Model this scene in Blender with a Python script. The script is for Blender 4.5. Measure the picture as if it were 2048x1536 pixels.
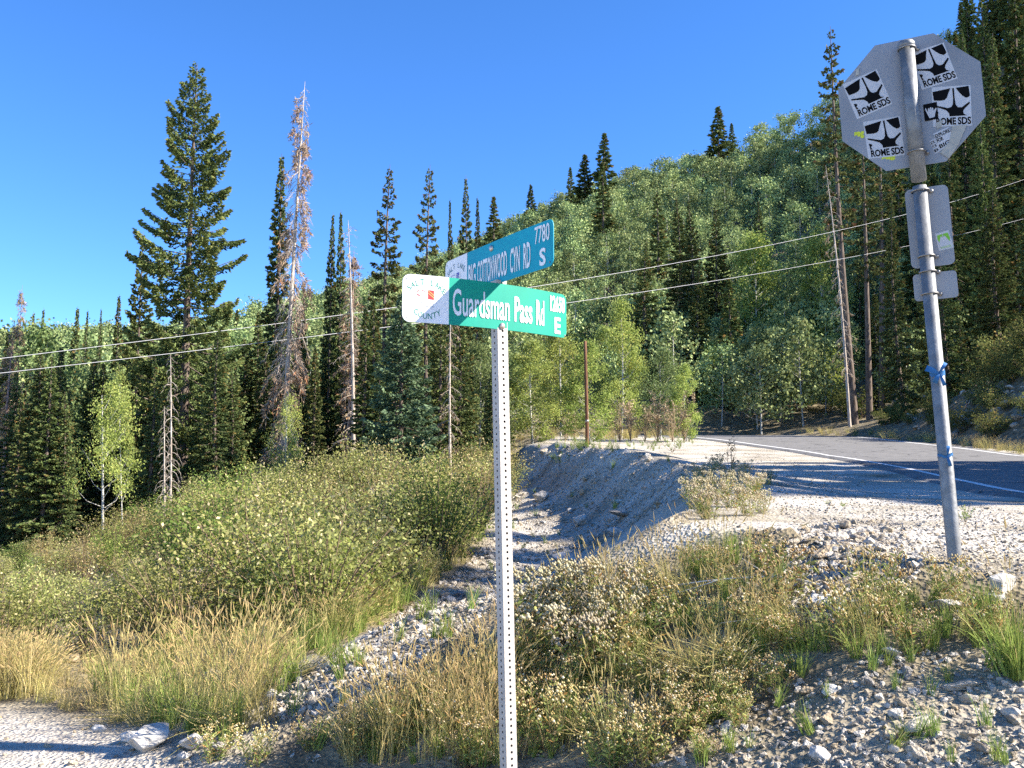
import bpy, bmesh, math, random
import numpy as np
from mathutils import Vector, Matrix

for _o in list(bpy.data.objects):
    bpy.data.objects.remove(_o)
scene = bpy.context.scene
COL = scene.collection
R = math.radians

# ------------------------------------------------------------------ camera, sky, sun, exposure
FPX = 1900.0                      # focal length in pixels of the 2048 px wide photograph
PITCH = R(6.5)
EYE = np.array((0.0, 0.0, 1.6))
cam_data = bpy.data.cameras.new('camera')
cam_data.sensor_width = 36.0
cam_data.lens = FPX / 2048 * 36.0
cam_data.clip_start = 0.05
cam_data.clip_end = 3000
cam = bpy.data.objects.new('camera', cam_data)
cam.location = EYE
cam.rotation_euler = (math.pi / 2 + PITCH, 0, 0)
COL.objects.link(cam)
scene.camera = cam

SUN = Vector((1.33, -0.23, 0.99)).normalized()      # towards the sun
SUN_EL = math.asin(SUN.z)
SUN_AZ = math.atan2(SUN.x, SUN.y)                    # clockwise from +Y
world = bpy.data.worlds.new('World')
scene.world = world
world.use_nodes = True
wn = world.node_tree.nodes
wl = world.node_tree.links
wn.clear()
sky = wn.new('ShaderNodeTexSky')
sky.sky_type = 'NISHITA'
sky.sun_disc = False
sky.sun_elevation = SUN_EL
sky.sun_rotation = SUN_AZ
sky.altitude = 2600
sky.air_density = 1.0
sky.dust_density = 0.0
sky.ozone_density = 5.0
bg = wn.new('ShaderNodeBackground')
bg.inputs['Strength'].default_value = 0.113
wo = wn.new('ShaderNodeOutputWorld')
hsv = wn.new('ShaderNodeHueSaturation')
hsv.inputs['Saturation'].default_value = 1.18
hsv.inputs['Hue'].default_value = 0.506
wl.new(sky.outputs[0], hsv.inputs['Color'])
wl.new(hsv.outputs[0], bg.inputs['Color'])
wl.new(bg.outputs[0], wo.inputs['Surface'])

sun_data = bpy.data.lights.new('sun', 'SUN')
sun_data.energy = 5.0
sun_data.angle = R(0.5)
sun_data.color = (1.0, 0.93, 0.82)
sun = bpy.data.objects.new('sun', sun_data)
sun.rotation_euler = (-SUN).to_track_quat('-Z', 'Y').to_euler()
sun.location = (60, -10, 60)
COL.objects.link(sun)

vs = scene.view_settings
vs.view_transform = 'Standard'
vs.look = 'None'
vs.gamma = 1.0
vs.exposure = 1.62
vs.use_curve_mapping = False
scene.render.engine = 'CYCLES'
scene.cycles.max_bounces = 3
scene.cycles.diffuse_bounces = 2
scene.cycles.transmission_bounces = 3
scene.cycles.use_denoising = False
scene.cycles.use_adaptive_sampling = True
scene.cycles.adaptive_threshold = 0.02

rng = np.random.default_rng(7)
random.seed(7)

# ------------------------------------------------------------------ measuring helpers
def ray(px, py):
    u = (np.asarray(px, float) - 1024) / FPX
    v = (768 - np.asarray(py, float)) / FPX
    return u, math.cos(PITCH) - v * math.sin(PITCH), math.sin(PITCH) + v * math.cos(PITCH)

def T(px, py, Y):
    a, b, c = ray(px, py)
    k = Y / b
    return np.array((a * k, Y + 0 * k, EYE[2] + c * k))

def project(p):
    x, y, z = p[..., 0], p[..., 1], p[..., 2] - EYE[2]
    d = y * math.cos(PITCH) + z * math.sin(PITCH)
    up = -y * math.sin(PITCH) + z * math.cos(PITCH)
    return 1024 + FPX * x / d, 768 - FPX * up / d

def hash2(i, j, s):
    n = (i * 374761393 + j * 668265263 + s * 1442695041) & 0x7fffffff
    n = (n ^ (n >> 13)) * 1274126177 & 0x7fffffff
    n = (n ^ (n >> 16)) * 461845907 & 0x7fffffff
    return ((n ^ (n >> 15)) & 0xffff) / 65535.0

def vnoise(x, y, s=0):
    x = np.asarray(x, float); y = np.asarray(y, float)
    xi = np.floor(x).astype(np.int64); yi = np.floor(y).astype(np.int64)
    fx = x - xi; fy = y - yi
    fx = fx * fx * (3 - 2 * fx); fy = fy * fy * (3 - 2 * fy)
    a = hash2(xi, yi, s); b = hash2(xi + 1, yi, s); c = hash2(xi, yi + 1, s); d = hash2(xi + 1, yi + 1, s)
    return (a + (b - a) * fx + (c - a) * fy + (a - b - c + d) * fx * fy) * 2 - 1

def fbm(x, y, s=0, o=3):
    t = 0.0; a = 1.0
    for k in range(o):
        t = t + a * vnoise(x * 2 ** k, y * 2 ** k, s + k * 17); a *= 0.5
    return t

# ------------------------------------------------------------------ terrain
LIP = np.array([(8, -9), (6.6, 0.5), (4.6, 3.0), (2.9, 4.2), (2.2, 5.2), (1.15, 6.9), (1.7, 9), (2.5, 12), (2.95, 16),
                (2.6, 21), (1.5, 28), (0.6, 34), (1, 45), (3, 60), (-8, 80), (-30, 95)], float)
PLAT = np.vstack([LIP, [(-30, 400), (300, 400), (300, -9)]])
ROAD_L = np.array([(5.4, -10), (6.0, 0), (6.75, 8), (7.5, 14), (8.4, 18), (9.95, 25), (11.3, 34), (11.2, 42), (10.2, 55), (4.5, 66), (-6, 73)], float)
ROAD_R = np.array([(12.6, -11), (13.1, -1), (13.9, 7), (14.6, 12.5), (15.4, 17), (16.6, 24), (17.8, 33), (19, 43), (19.6, 60), (13.5, 76), (0, 86)], float)
ZP_Y = [-20, 0, 5.2, 8, 14, 18, 25, 34, 42, 55, 66, 76, 95]
ZP_Z = [0.5, 0.95, 1.22, 1.38, 1.56, 1.8, 2.26, 2.87, 3.6, 4.75, 5.5, 5.9, 7.0]

def lip_dist(x, y):
    best = np.full(x.shape, 1e9)
    for a, b in zip(LIP[:-1], LIP[1:]):
        d = b - a
        t = np.clip(((x - a[0]) * d[0] + (y - a[1]) * d[1]) / (d @ d), 0, 1)
        best = np.minimum(best, np.hypot(x - a[0] - t * d[0], y - a[1] - t * d[1]))
    return best

def inside(poly, x, y):
    r = np.zeros(x.shape, bool)
    n = len(poly)
    for i in range(n):
        x1, y1 = poly[i]; x2, y2 = poly[(i + 1) % n]
        if y1 == y2:
            continue
        c = ((y1 > y) != (y2 > y)) & (x < (x2 - x1) * (y - y1) / (y2 - y1) + x1)
        r ^= c
    return r

def smax(a, b, k):
    h = np.clip(0.5 + 0.5 * (a - b) / k, 0, 1)
    return b + (a - b) * h + k * h * (1 - h)

HX = [-260, -140, -50, -8, 18, 41, 52, 69, 90, 260]
HYB = [120, 92, 66, 62, 70, 66, 60, 50, 44, 44]
HYR = [290, 262, 232, 212, 200, 186, 176, 152, 140, 130]
HZR = [33, 33, 38, 51, 61, 64, 66, 70, 80, 100]

def terrain(x, y, detail=True):
    x = np.asarray(x, float); y = np.asarray(y, float)
    x, y = np.broadcast_arrays(x, y)
    d = lip_dist(x, y)
    ins = inside(PLAT, x, y)
    s = np.where(ins, d, -d)                       # >0 on the plateau
    zp = np.interp(y, ZP_Y, ZP_Z)
    xr = np.interp(y, [-30] + list(ROAD_R[:9, 1]) + [76, 86, 100], [12.6] + list(ROAD_R[:9, 0]) + [13.5, 3, -10])
    r = x - xr
    bank = (0.8 * np.clip(r - 2.2, 0, 8.5) + 0.32 * np.clip(r - 10.7, 0, 80)) * np.interp(y, [48, 66], [1.0, 0.22])
    berm = np.interp(y, [9, 15, 21, 28, 36, 45], [0.0, 0.34, 0.5, 0.58, 0.35, 0.0])
    bermw = np.where(s > 0, 1.7, 1.1)
    bz = berm * np.exp(-(s / bermw) ** 2)
    o = np.clip(-s, 0, None)
    k1 = np.interp(y, [7.5, 10], [0.46, 0.66])
    w1 = np.interp(y, [8, 12, 28, 35], [0.85, 1.9, 1.9, 0.85])
    k2 = np.interp(y, [5, 8, 11, 14, 20, 40], [0.33, 0.30, 0.22, 0.13, 0.07, 0.075])
    drop = k1 * np.minimum(o, w1) + k2 * np.clip(o - w1, 0, None) + 0.13 * np.clip(-4.5 - x, 0, 12)
    drop = drop + np.clip((8.5 - y) / 2, 0, 1) * 0.12 * np.clip(o - 2.2, 0, 4)
    z1 = zp + bank + bz - drop
    floor = 0.022 * np.clip(y - 22, 0, 60) - 0.085 * np.clip(-x - 4.5, 0, 14)
    brush_plane = -0.564 + 0.177 * x + 0.1214 * np.minimum(y, 26) - 0.36 - 1.2 * np.clip((11 - y) / 3, 0, 1) - 0.3 * np.clip((y - 30) / 4, 0, 3) - 0.6 * np.clip((5.0 - o) / 2.6, 0, 1)
    z1 = np.where(ins, z1, smax(z1, brush_plane, 0.3))
    z = smax(z1, floor, 0.35)
    yb = np.interp(x, HX, HYB); yr = np.interp(x, HX, HYR); zr = np.interp(x, HX, HZR)
    t = (y - yb) / (yr - yb)
    hill = np.where(t < 1, 3.0 + (zr - 3.0) * np.clip(t, -0.2, 1) ** 1.0, zr - 0.45 * zr * (t - 1))
    hill = hill + 1.5 * vnoise(x / 22, y / 22, 5) * np.clip(t * 6, 0, 1)
    z = np.where(y > 30, smax(z, hill, 2.5), z)
    if detail:
        onroad = (x > np.interp(y, ROAD_L[:9, 1], ROAD_L[:9, 0]) - 0.5) & (r < 0.8)
        amp = np.where(onroad, 0.0, np.where(ins & (r < 0), 0.35, 1.0))
        amp = amp * np.clip((np.interp(y, ROAD_L[:9, 1], ROAD_L[:9, 0]) - 0.3 - x) / 1.5 + np.clip(r - 0.8, 0, 9), 0, 1)
        lot = np.clip((-1.4 - x) / 1.0, 0, 1) * np.clip((8.5 - y) / 1.5, 0, 1)
        amp = amp * (1 - 0.75 * lot)
        face = np.clip(o / 0.3, 0, 1) * np.clip((3.6 - o) / 1.2, 0, 1) * np.clip((y - 8) / 2, 0, 1)
        z = z + amp * (0.10 * (1 - 0.75 * face) * fbm(x / 1.6, y / 1.6, 3) + 0.03 * fbm(x / 0.4, y / 0.4, 9, 1))
        # rills running down the gravel slope
        z = z + face * (0.05 * vnoise((y + 0.25 * x) / 0.45, x / 5, 21) + 0.03 * vnoise(y / 0.2, x / 1.5, 22))
        z = z + amp * np.clip(r - 2, 0, 1) * 0.5 * fbm(x / 2.5, y / 2.5, 31)
    return z

def ground(x, y):
    return float(terrain(np.array([x]), np.array([y]))[0])

_YS = np.geomspace(1.6, 130, 84)
def hit(px, py):
    """Where the line of sight through photo pixels meets the terrain (arrays)."""
    px = np.atleast_1d(np.asarray(px, float)); py = np.atleast_1d(np.asarray(py, float))
    a, b, c = ray(px, py)
    kx = a / b; kz = c / b
    lo = np.full(len(px), _YS[0]); hi = np.full(len(px), np.nan)
    alive = np.arange(len(px)); prev = _YS[0]
    for Y in _YS[1:]:
        if not len(alive): break
        G = terrain(kx[alive] * Y, np.full(len(alive), Y))
        below = EYE[2] + kz[alive] * Y < G
        hi[alive[below]] = Y; lo[alive[below]] = prev
        alive = alive[~below]; prev = Y
    ok = ~np.isnan(hi); h2 = np.where(ok, hi, 10.0)
    for _ in range(11):
        m = 0.5 * (lo + h2)
        below = EYE[2] + kz * m < terrain(kx * m, m)
        h2 = np.where(below, m, h2); lo = np.where(below, lo, m)
    out = np.stack([kx * h2, h2, terrain(kx * h2, h2)], 1)
    out[~ok] = np.nan
    return out

def in_poly_samples(poly, n, seed):
    g = np.random.default_rng(seed)
    poly = np.array(poly, float)
    lo = poly.min(0); hi = poly.max(0)
    pts = np.zeros((0, 2))
    while len(pts) < n:
        q = lo + g.random((n * 3, 2)) * (hi - lo)
        pts = np.vstack([pts, q[inside(poly, q[:, 0], q[:, 1])]])
    return pts[:n]

# ------------------------------------------------------------------ mesh helpers
def mesh_np(name, V, quads=None, tris=None, tint=None, smooth=False, extra=None):
    me = bpy.data.meshes.new(name)
    V = np.asarray(V, np.float32)
    idx = []; tot = []
    if quads is not None and len(quads):
        idx.append(np.asarray(quads, np.int32).ravel()); tot.append(np.full(len(quads), 4, np.int32))
    if tris is not None and len(tris):
        idx.append(np.asarray(tris, np.int32).ravel()); tot.append(np.full(len(tris), 3, np.int32))
    idx = np.concatenate(idx); tot = np.concatenate(tot)
    start = np.concatenate([[0], np.cumsum(tot)[:-1]]).astype(np.int32)
    me.vertices.add(len(V)); me.vertices.foreach_set('co', V.ravel())
    me.loops.add(len(idx)); me.loops.foreach_set('vertex_index', idx)
    me.polygons.add(len(tot)); me.polygons.foreach_set('loop_start', start)
    if smooth:
        me.polygons.foreach_set('use_smooth', np.ones(len(tot), bool))
    me.update(calc_edges=True)
    for k, a in ({'tint': tint} if tint is not None else {}).items():
        at = me.attributes.new(k, 'FLOAT', 'POINT'); at.data.foreach_set('value', np.asarray(a, np.float32))
    for k, a in (extra or {}).items():
        at = me.attributes.new(k, 'FLOAT', 'POINT'); at.data.foreach_set('value', np.asarray(a, np.float32))
    return me

class MB:
    """Collects shapes into one mesh."""
    def __init__(self):
        self.v = []; self.f = []
    def add(self, verts, faces):
        n = len(self.v)
        self.v.extend([tuple(map(float, p)) for p in verts]); self.f.extend([tuple(i + n for i in f) for f in faces])
        return self
    def box(self, c, ex, ey, ez):
        c, ex, ey, ez = map(np.asarray, (c, ex, ey, ez))
        vs_ = [c + sx * ex + sy * ey + sz * ez for sz in (-1, 1) for sy in (-1, 1) for sx in (-1, 1)]
        return self.add(vs_, [(0, 2, 3, 1), (4, 5, 7, 6), (0, 1, 5, 4), (2, 6, 7, 3), (0, 4, 6, 2), (1, 3, 7, 5)])
    def tube(self, pts, radii, sides=10, cap=True):
        V, Q, caps = tube_np(np.asarray(pts, float), np.asarray(radii, float), sides)
        self.add(V, [tuple(q) for q in Q])
        if cap:
            n = len(self.v) - len(V)
            self.f.append(tuple(n + i for i in range(sides))[::-1])
            self.f.append(tuple(n + len(V) - sides + i for i in range(sides)))
        return self
    def prism(self, poly, frame, t0, t1):
        """poly (a,b) in a frame (origin, ea, eb, en), from t0 to t1 along en."""
        o, ea, eb, en = frame
        n = len(poly)
        lo = [o + a * ea + b * eb + t0 * en for a, b in poly]
        hi = [o + a * ea + b * eb + t1 * en for a, b in poly]
        fs = [tuple(range(n))[::-1], tuple(range(n, 2 * n))] + [(i, (i + 1) % n, n + (i + 1) % n, n + i) for i in range(n)]
        return self.add(lo + hi, fs)
    def mesh(self, name, smooth=False):
        me = bpy.data.meshes.new(name)
        me.from_pydata(self.v, [], self.f)
        if smooth:
            for p in me.polygons: p.use_smooth = True
        me.update()
        return me

def tube_np(P, rad, sides):
    k = len(P)
    t = np.gradient(P, axis=0); t /= np.linalg.norm(t, axis=1, keepdims=True) + 1e-9
    ref = np.array((0, 0, 1.0)) if abs(t[:, 2]).mean() < 0.8 else np.array((1.0, 0, 0))
    a = np.cross(t, ref); a /= np.linalg.norm(a, axis=1, keepdims=True) + 1e-9
    b = np.cross(t, a)
    th = np.arange(sides) * 2 * math.pi / sides
    V = P[:, None, :] + rad[:, None, None] * (np.cos(th)[None, :, None] * a[:, None, :] + np.sin(th)[None, :, None] * b[:, None, :])
    V = V.reshape(-1, 3)
    Q = []
    for i in range(k - 1):
        for j in range(sides):
            j2 = (j + 1) % sides
            Q.append((i * sides + j, i * sides + j2, (i + 1) * sides + j2, (i + 1) * sides + j))
    return V, np.array(Q), None

def tubes_mesh(name, tubes, sides=5, smooth=True):
    Vs = []; Qs = []; n = 0
    for P, rad, sd in tubes:
        V, Q, _ = tube_np(np.asarray(P, float), np.asarray(rad, float), sd or sides)
        Vs.append(V); Qs.append(Q + n); n += len(V)
    return mesh_np(name, np.vstack(Vs), np.vstack(Qs), smooth=smooth)

def norm(a):
    return a / (np.linalg.norm(a, axis=-1, keepdims=True) + 1e-9)

def leaf_quads(c, d, w, L, W):
    """rhombic blades: base c, direction d, width direction w."""
    L = np.asarray(L)[:, None]; W = np.asarray(W)[:, None]
    V = np.stack([c, c + d * L * 0.5 + w * W * 0.5, c + d * L, c + d * L * 0.5 - w * W * 0.5], 1).reshape(-1, 3)
    Q = np.arange(len(c) * 4).reshape(-1, 4)
    return V, Q

def rand_unit(g, n):
    v = g.normal(size=(n, 3))
    return norm(v)

def link(o):
    COL.objects.link(o); return o

def obj(name, me, mat=None, parent=None, label=None, cat=None, group=None, kind=None, loc=None):
    o = bpy.data.objects.new(name, me)
    if mat is not None and me is not None and not me.materials:
        me.materials.append(mat)
    COL.objects.link(o)
    if parent is not None: o.parent = parent
    if loc is not None: o.location = loc
    tag(o, label, cat, group, kind)
    return o

def tag(o, label=None, cat=None, group=None, kind=None):
    if label: o['label'] = label
    if cat: o['category'] = cat
    if group: o['group'] = group
    if kind: o['kind'] = kind
    return o

def empty(name, loc, label, cat, group=None):
    o = bpy.data.objects.new(name, None)
    o.empty_display_size = 0.2
    o.location = loc
    COL.objects.link(o)
    return tag(o, label, cat, group)

# ------------------------------------------------------------------ materials
def new_mat(name):
    m = bpy.data.materials.new(name); m.use_nodes = True
    nt = m.node_tree; nt.nodes.clear()
    out = nt.nodes.new('ShaderNodeOutputMaterial')
    return m, nt.nodes, nt.links, out

def pbr(name, col, rough=0.6, metal=0.0, var=0.0, scale=8.0, bump=0.0, bscale=60.0, spec=0.5, col2=None, coat=0.0):
    m, n, l, out = new_mat(name)
    b = n.new('ShaderNodeBsdfPrincipled')
    b.inputs['Roughness'].default_value = rough
    b.inputs['Metallic'].default_value = metal
    b.inputs['Specular IOR Level'].default_value = spec
    b.inputs['Coat Weight'].default_value = coat
    l.new(b.outputs[0], out.inputs[0])
    b.inputs['Base Color'].default_value = (*col, 1)
    if var or col2:
        tc = n.new('ShaderNodeTexCoord')
        nz = n.new('ShaderNodeTexNoise'); nz.inputs['Scale'].default_value = scale; nz.inputs['Detail'].default_value = 6
        l.new(tc.outputs['Object'], nz.inputs['Vector'])
        rp = n.new('ShaderNodeValToRGB')
        rp.color_ramp.elements[0].position = 0.35; rp.color_ramp.elements[1].position = 0.68
        c2 = col2 or tuple(c * (1 - var) for c in col)
        rp.color_ramp.elements[0].color = (*c2, 1); rp.color_ramp.elements[1].color = (*col, 1)
        l.new(nz.outputs['Fac'], rp.inputs[0]); l.new(rp.outputs[0], b.inputs['Base Color'])
    if bump:
        tc = n.new('ShaderNodeTexCoord')
        nz = n.new('ShaderNodeTexNoise'); nz.inputs['Scale'].default_value = bscale; nz.inputs['Detail'].default_value = 5
        l.new(tc.outputs['Object'], nz.inputs['Vector'])
        bp = n.new('ShaderNodeBump'); bp.inputs['Strength'].default_value = bump; bp.inputs['Distance'].default_value = 0.02
        l.new(nz.outputs['Fac'], bp.inputs['Height']); l.new(bp.outputs[0], b.inputs['Normal'])
    return m

def leaf_mat(name, ca, cb, trans=0.3, _gloss=0.0, vary=0.25, cc=None, ccpos=0.93):
    """two leaf colours mixed by each leaf's own tint, a third for the odd turned leaf; whole plants vary a little"""
    m, n, l, out = new_mat(name)
    at = n.new('ShaderNodeAttribute'); at.attribute_name = 'tint'
    rp = n.new('ShaderNodeValToRGB')
    e = rp.color_ramp.elements
    e[0].color = (*ca, 1); e[1].color = (*cb, 1); e[0].position = 0.1; e[1].position = 0.85
    if cc:
        k = e.new(ccpos); k.color = (*cc, 1)
    l.new(at.outputs['Fac'], rp.inputs[0])
    oi = n.new('ShaderNodeObjectInfo')
    hs = n.new('ShaderNodeHueSaturation')
    mr = n.new('ShaderNodeMapRange'); mr.inputs['To Min'].default_value = 1 - vary; mr.inputs['To Max'].default_value = 1 + vary
    l.new(oi.outputs['Random'], mr.inputs['Value']); l.new(mr.outputs[0], hs.inputs['Value'])
    m2 = n.new('ShaderNodeMath'); m2.operation = 'MULTIPLY'; m2.inputs[1].default_value = 7.31
    m3 = n.new('ShaderNodeMath'); m3.operation = 'FRACT'
    mh = n.new('ShaderNodeMapRange'); mh.inputs['To Min'].default_value = 0.485; mh.inputs['To Max'].default_value = 0.512
    l.new(oi.outputs['Random'], m2.inputs[0]); l.new(m2.outputs[0], m3.inputs[0]); l.new(m3.outputs[0], mh.inputs['Value']); l.new(mh.outputs[0], hs.inputs['Hue'])
    l.new(rp.outputs[0], hs.inputs['Color'])
    df = n.new('ShaderNodeBsdfDiffuse'); tr = n.new('ShaderNodeBsdfTranslucent'); mx = n.new('ShaderNodeMixShader')
    l.new(hs.outputs[0], df.inputs[0]); l.new(hs.outputs[0], tr.inputs[0])
    mx.inputs[0].default_value = trans
    l.new(df.outputs[0], mx.inputs[1]); l.new(tr.outputs[0], mx.inputs[2])
    last = mx
    gloss = 0.0
    if gloss:
        gl = n.new('ShaderNodeBsdfGlossy'); gl.inputs['Roughness'].default_value = 0.45
        gl.inputs['Color'].default_value = (0.8, 0.8, 0.8, 1)
        m4 = n.new('ShaderNodeMixShader'); m4.inputs[0].default_value = gloss
        l.new(mx.outputs[0], m4.inputs[1]); l.new(gl.outputs[0], m4.inputs[2]); last = m4
    l.new(last.outputs[0], out.inputs[0])
    return m

def bark_mat(name, ca, cb, sx=3.0, sz=0.6, pos=(0.35, 0.65)):
    m, n, l, out = new_mat(name)
    b = n.new('ShaderNodeBsdfPrincipled'); b.inputs['Roughness'].default_value = 0.9; b.inputs['Specular IOR Level'].default_value = 0.2
    tc = n.new('ShaderNodeTexCoord'); mp = n.new('ShaderNodeMapping'); mp.inputs['Scale'].default_value = (sx, sx, sz)
    nz = n.new('ShaderNodeTexNoise'); nz.inputs['Scale'].default_value = 4; nz.inputs['Detail'].default_value = 5
    rp = n.new('ShaderNodeValToRGB'); e = rp.color_ramp.elements
    e[0].position, e[1].position = pos; e[0].color = (*ca, 1); e[1].color = (*cb, 1)
    l.new(tc.outputs['Object'], mp.inputs['Vector']); l.new(mp.outputs[0], nz.inputs['Vector'])
    l.new(nz.outputs['Fac'], rp.inputs[0]); l.new(rp.outputs[0], b.inputs['Base Color'])
    bp = n.new('ShaderNodeBump'); bp.inputs['Strength'].default_value = 0.5; bp.inputs['Distance'].default_value = 0.03
    l.new(nz.outputs['Fac'], bp.inputs['Height']); l.new(bp.outputs[0], b.inputs['Normal'])
    l.new(b.outputs[0], out.inputs[0])
    return m

M = {}
M['spruce'] = leaf_mat('spruce_needles', (0.054, 0.082, 0.032), (0.165, 0.200, 0.066), 0.15, 0, 0.25, (0.18, 0.17, 0.06))
M['blue_spruce'] = leaf_mat('blue_spruce_needles', (0.055, 0.09, 0.05), (0.165, 0.22, 0.12), 0.15, 0, 0.15)
M['fir'] = leaf_mat('fir_needles', (0.048, 0.076, 0.032), (0.145, 0.180, 0.064), 0.15, 0, 0.3, (0.19, 0.12, 0.04), 0.96)
M['browning'] = leaf_mat('browning_needles', (0.055, 0.075, 0.034), (0.155, 0.170, 0.062), 0.15, 0, 0.25, (0.19, 0.11, 0.05), 0.93)
M['dead_needles'] = leaf_mat('dead_needles', (0.21, 0.155, 0.10), (0.37, 0.29, 0.195), 0.1, 0, 0.2, (0.34, 0.18, 0.09), 0.9)
M['aspen_leaf'] = leaf_mat('aspen_leaf', (0.12, 0.175, 0.06), (0.30, 0.37, 0.16), 0.4, 0, 0.24, (0.40, 0.39, 0.13), 0.97)
M['aspen_near'] = leaf_mat('aspen_leaf_near', (0.19, 0.25, 0.055), (0.43, 0.49, 0.15), 0.4, 0, 0.18, (0.46, 0.43, 0.12), 0.95)
M['aspen_hill'] = leaf_mat('aspen_hill_leaf', (0.14, 0.19, 0.07), (0.39, 0.46, 0.205), 0.16, 0, 0.36, (0.34, 0.34, 0.14), 0.96)
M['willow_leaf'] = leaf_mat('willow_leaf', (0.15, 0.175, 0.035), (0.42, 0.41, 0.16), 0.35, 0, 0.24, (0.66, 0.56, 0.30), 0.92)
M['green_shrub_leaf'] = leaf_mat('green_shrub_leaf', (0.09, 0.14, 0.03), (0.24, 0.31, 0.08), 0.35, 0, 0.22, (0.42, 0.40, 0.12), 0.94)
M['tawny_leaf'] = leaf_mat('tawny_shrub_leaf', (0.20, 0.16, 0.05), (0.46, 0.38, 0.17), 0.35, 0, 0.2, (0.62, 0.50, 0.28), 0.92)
M['brush_leaf'] = leaf_mat('brush_leaf', (0.08, 0.10, 0.03), (0.20, 0.21, 0.07), 0.3, 0, 0.3, (0.36, 0.26, 0.08), 0.93)
M['dry_grass'] = leaf_mat('dry_grass', (0.30, 0.28, 0.09), (0.58, 0.48, 0.22), 0.3, 0, 0.2, (0.50, 0.35, 0.16), 0.92)
M['green_grass'] = leaf_mat('green_grass', (0.12, 0.19, 0.04), (0.32, 0.38, 0.10), 0.3, 0, 0.2, (0.55, 0.47, 0.20), 0.85)
M['aster_leaf'] = leaf_mat('aster_leaf', (0.16, 0.21, 0.055), (0.38, 0.40, 0.14), 0.35, 0, 0.2, (0.40, 0.23, 0.08), 0.88)
M['puff'] = leaf_mat('seed_puff', (0.42, 0.36, 0.21), (0.62, 0.55, 0.37), 0.3, 0, 0.12)
M['brown_head'] = leaf_mat('brown_seed_head', (0.42, 0.30, 0.12), (0.66, 0.54, 0.29), 0.3, 0, 0.2, (0.80, 0.72, 0.52), 0.86)
M['forb_leaf'] = leaf_mat('forb_leaf', (0.12, 0.21, 0.04), (0.28, 0.38, 0.10), 0.3, 0, 0.15)
M['dark_forb'] = leaf_mat('dark_forb', (0.02, 0.022, 0.012), (0.05, 0.045, 0.02), 0.1, 0.0, 0.1)
M['rust_weed'] = leaf_mat('rust_weed', (0.34, 0.27, 0.16), (0.54, 0.45, 0.29), 0.2, 0.0, 0.15)
M['bark'] = bark_mat('conifer_bark', (0.07, 0.05, 0.04), (0.19, 0.15, 0.12))
M['dead_wood'] = bark_mat('dead_grey_wood', (0.26, 0.21, 0.17), (0.56, 0.49, 0.42))
M['red_wood'] = bark_mat('dead_red_wood', (0.16, 0.10, 0.08), (0.34, 0.25, 0.21))
M['white_wood'] = bark_mat('bleached_wood', (0.45, 0.40, 0.35), (0.78, 0.73, 0.66))
M['aspen_bark'] = bark_mat('aspen_bark', (0.06, 0.055, 0.05), (0.48, 0.46, 0.41), 2.0, 5.0, (0.34, 0.44))
M['stem'] = pbr('shrub_stem', (0.20, 0.14, 0.08), 0.9, var=0.4)
M['pole_wood'] = bark_mat('rust_brown_pole', (0.09, 0.045, 0.025), (0.20, 0.10, 0.055), 8, 0.6)
# ------------------------------------------------------------------ ground
def steps(*segs):
    out = []
    for a, b, s in segs:
        out.append(np.arange(a, b, s))
    return np.concatenate(out)

xs = steps((-280, -70, 7), (-70, -22, 1.2), (-22, -7, 0.3), (-7, 6.5, 0.09), (6.5, 22, 0.3), (22, 70, 1.2), (70, 281, 7))
ys = steps((-40, -4, 2), (-4, 2, 0.4), (2, 11, 0.09), (11, 30, 0.18), (30, 80, 0.6), (80, 420, 4.5))
GX, GY = np.meshgrid(xs, ys)
GZ = terrain(GX, GY)
nx, ny = len(xs), len(ys)
V = np.stack([GX.ravel(), GY.ravel(), GZ.ravel()], 1)
ii = np.arange(nx * ny).reshape(ny, nx)
Q = np.stack([ii[:-1, :-1].ravel(), ii[:-1, 1:].ravel(), ii[1:, 1:].ravel(), ii[1:, :-1].ravel()], 1)
_d = lip_dist(V[:, 0], V[:, 1]); _in = inside(PLAT, V[:, 0], V[:, 1])
_s = np.where(_in, _d, -_d)
_xl = np.interp(V[:, 1], ROAD_L[:9, 1], ROAD_L[:9, 0])
# pale crushed stone: the shoulder and the fill slope beyond the near bank; and the eroded bank at the lower right
gravel = np.where(_in & (V[:, 0] < _xl + 9) & (V[:, 1] < 62), np.clip(_s / 0.35 + 0.3, 0, 1), 0)
fillw = np.interp(V[:, 1], [6.0, 7.5, 12, 20, 28, 34], [0.0, 1.9, 3.6, 3.4, 2.2, 0.4])
gravel = np.maximum(gravel, np.where(~_in & (V[:, 1] > 6) & (V[:, 1] < 35), np.clip((fillw - _d) / 0.5, 0, 1), 0))
rill = np.exp(-(((V[:, 0] - np.interp(V[:, 1], [5.6, 7.2, 9, 12], [-1.9, -1.5, -0.8, 0.2])) / 0.42) ** 2)) * ((V[:, 1] > 5.4) & (V[:, 1] < 12))
gravel = np.maximum(gravel, rill)
near = np.clip((V[:, 0] - 0.75) / 0.5, 0, 1) * np.clip((4.3 - V[:, 1]) / 0.5, 0, 1)
gravel = np.maximum(gravel, 0.55 * near)
gravel *= np.clip(0.75 + 0.5 * fbm(V[:, 0] * 1.3, V[:, 1] * 1.3, 44), 0, 1)
lot = np.clip((-1.5 - V[:, 0]) / 0.7, 0, 1) * np.clip((np.interp(V[:, 0], [-6, -3.6, -2.2, -1.5], [8.4, 7.4, 6.5, 5.6]) - V[:, 1]) / 0.5, 0, 1)
lot = np.maximum(lot, (V[:, 1] < 2.5) * np.clip((2.5 - V[:, 0]) / 1.0, 0, 1))
ground_me = mesh_np('ground', V, Q, smooth=True, extra={'gravel': gravel, 'lot': lot})

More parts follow.
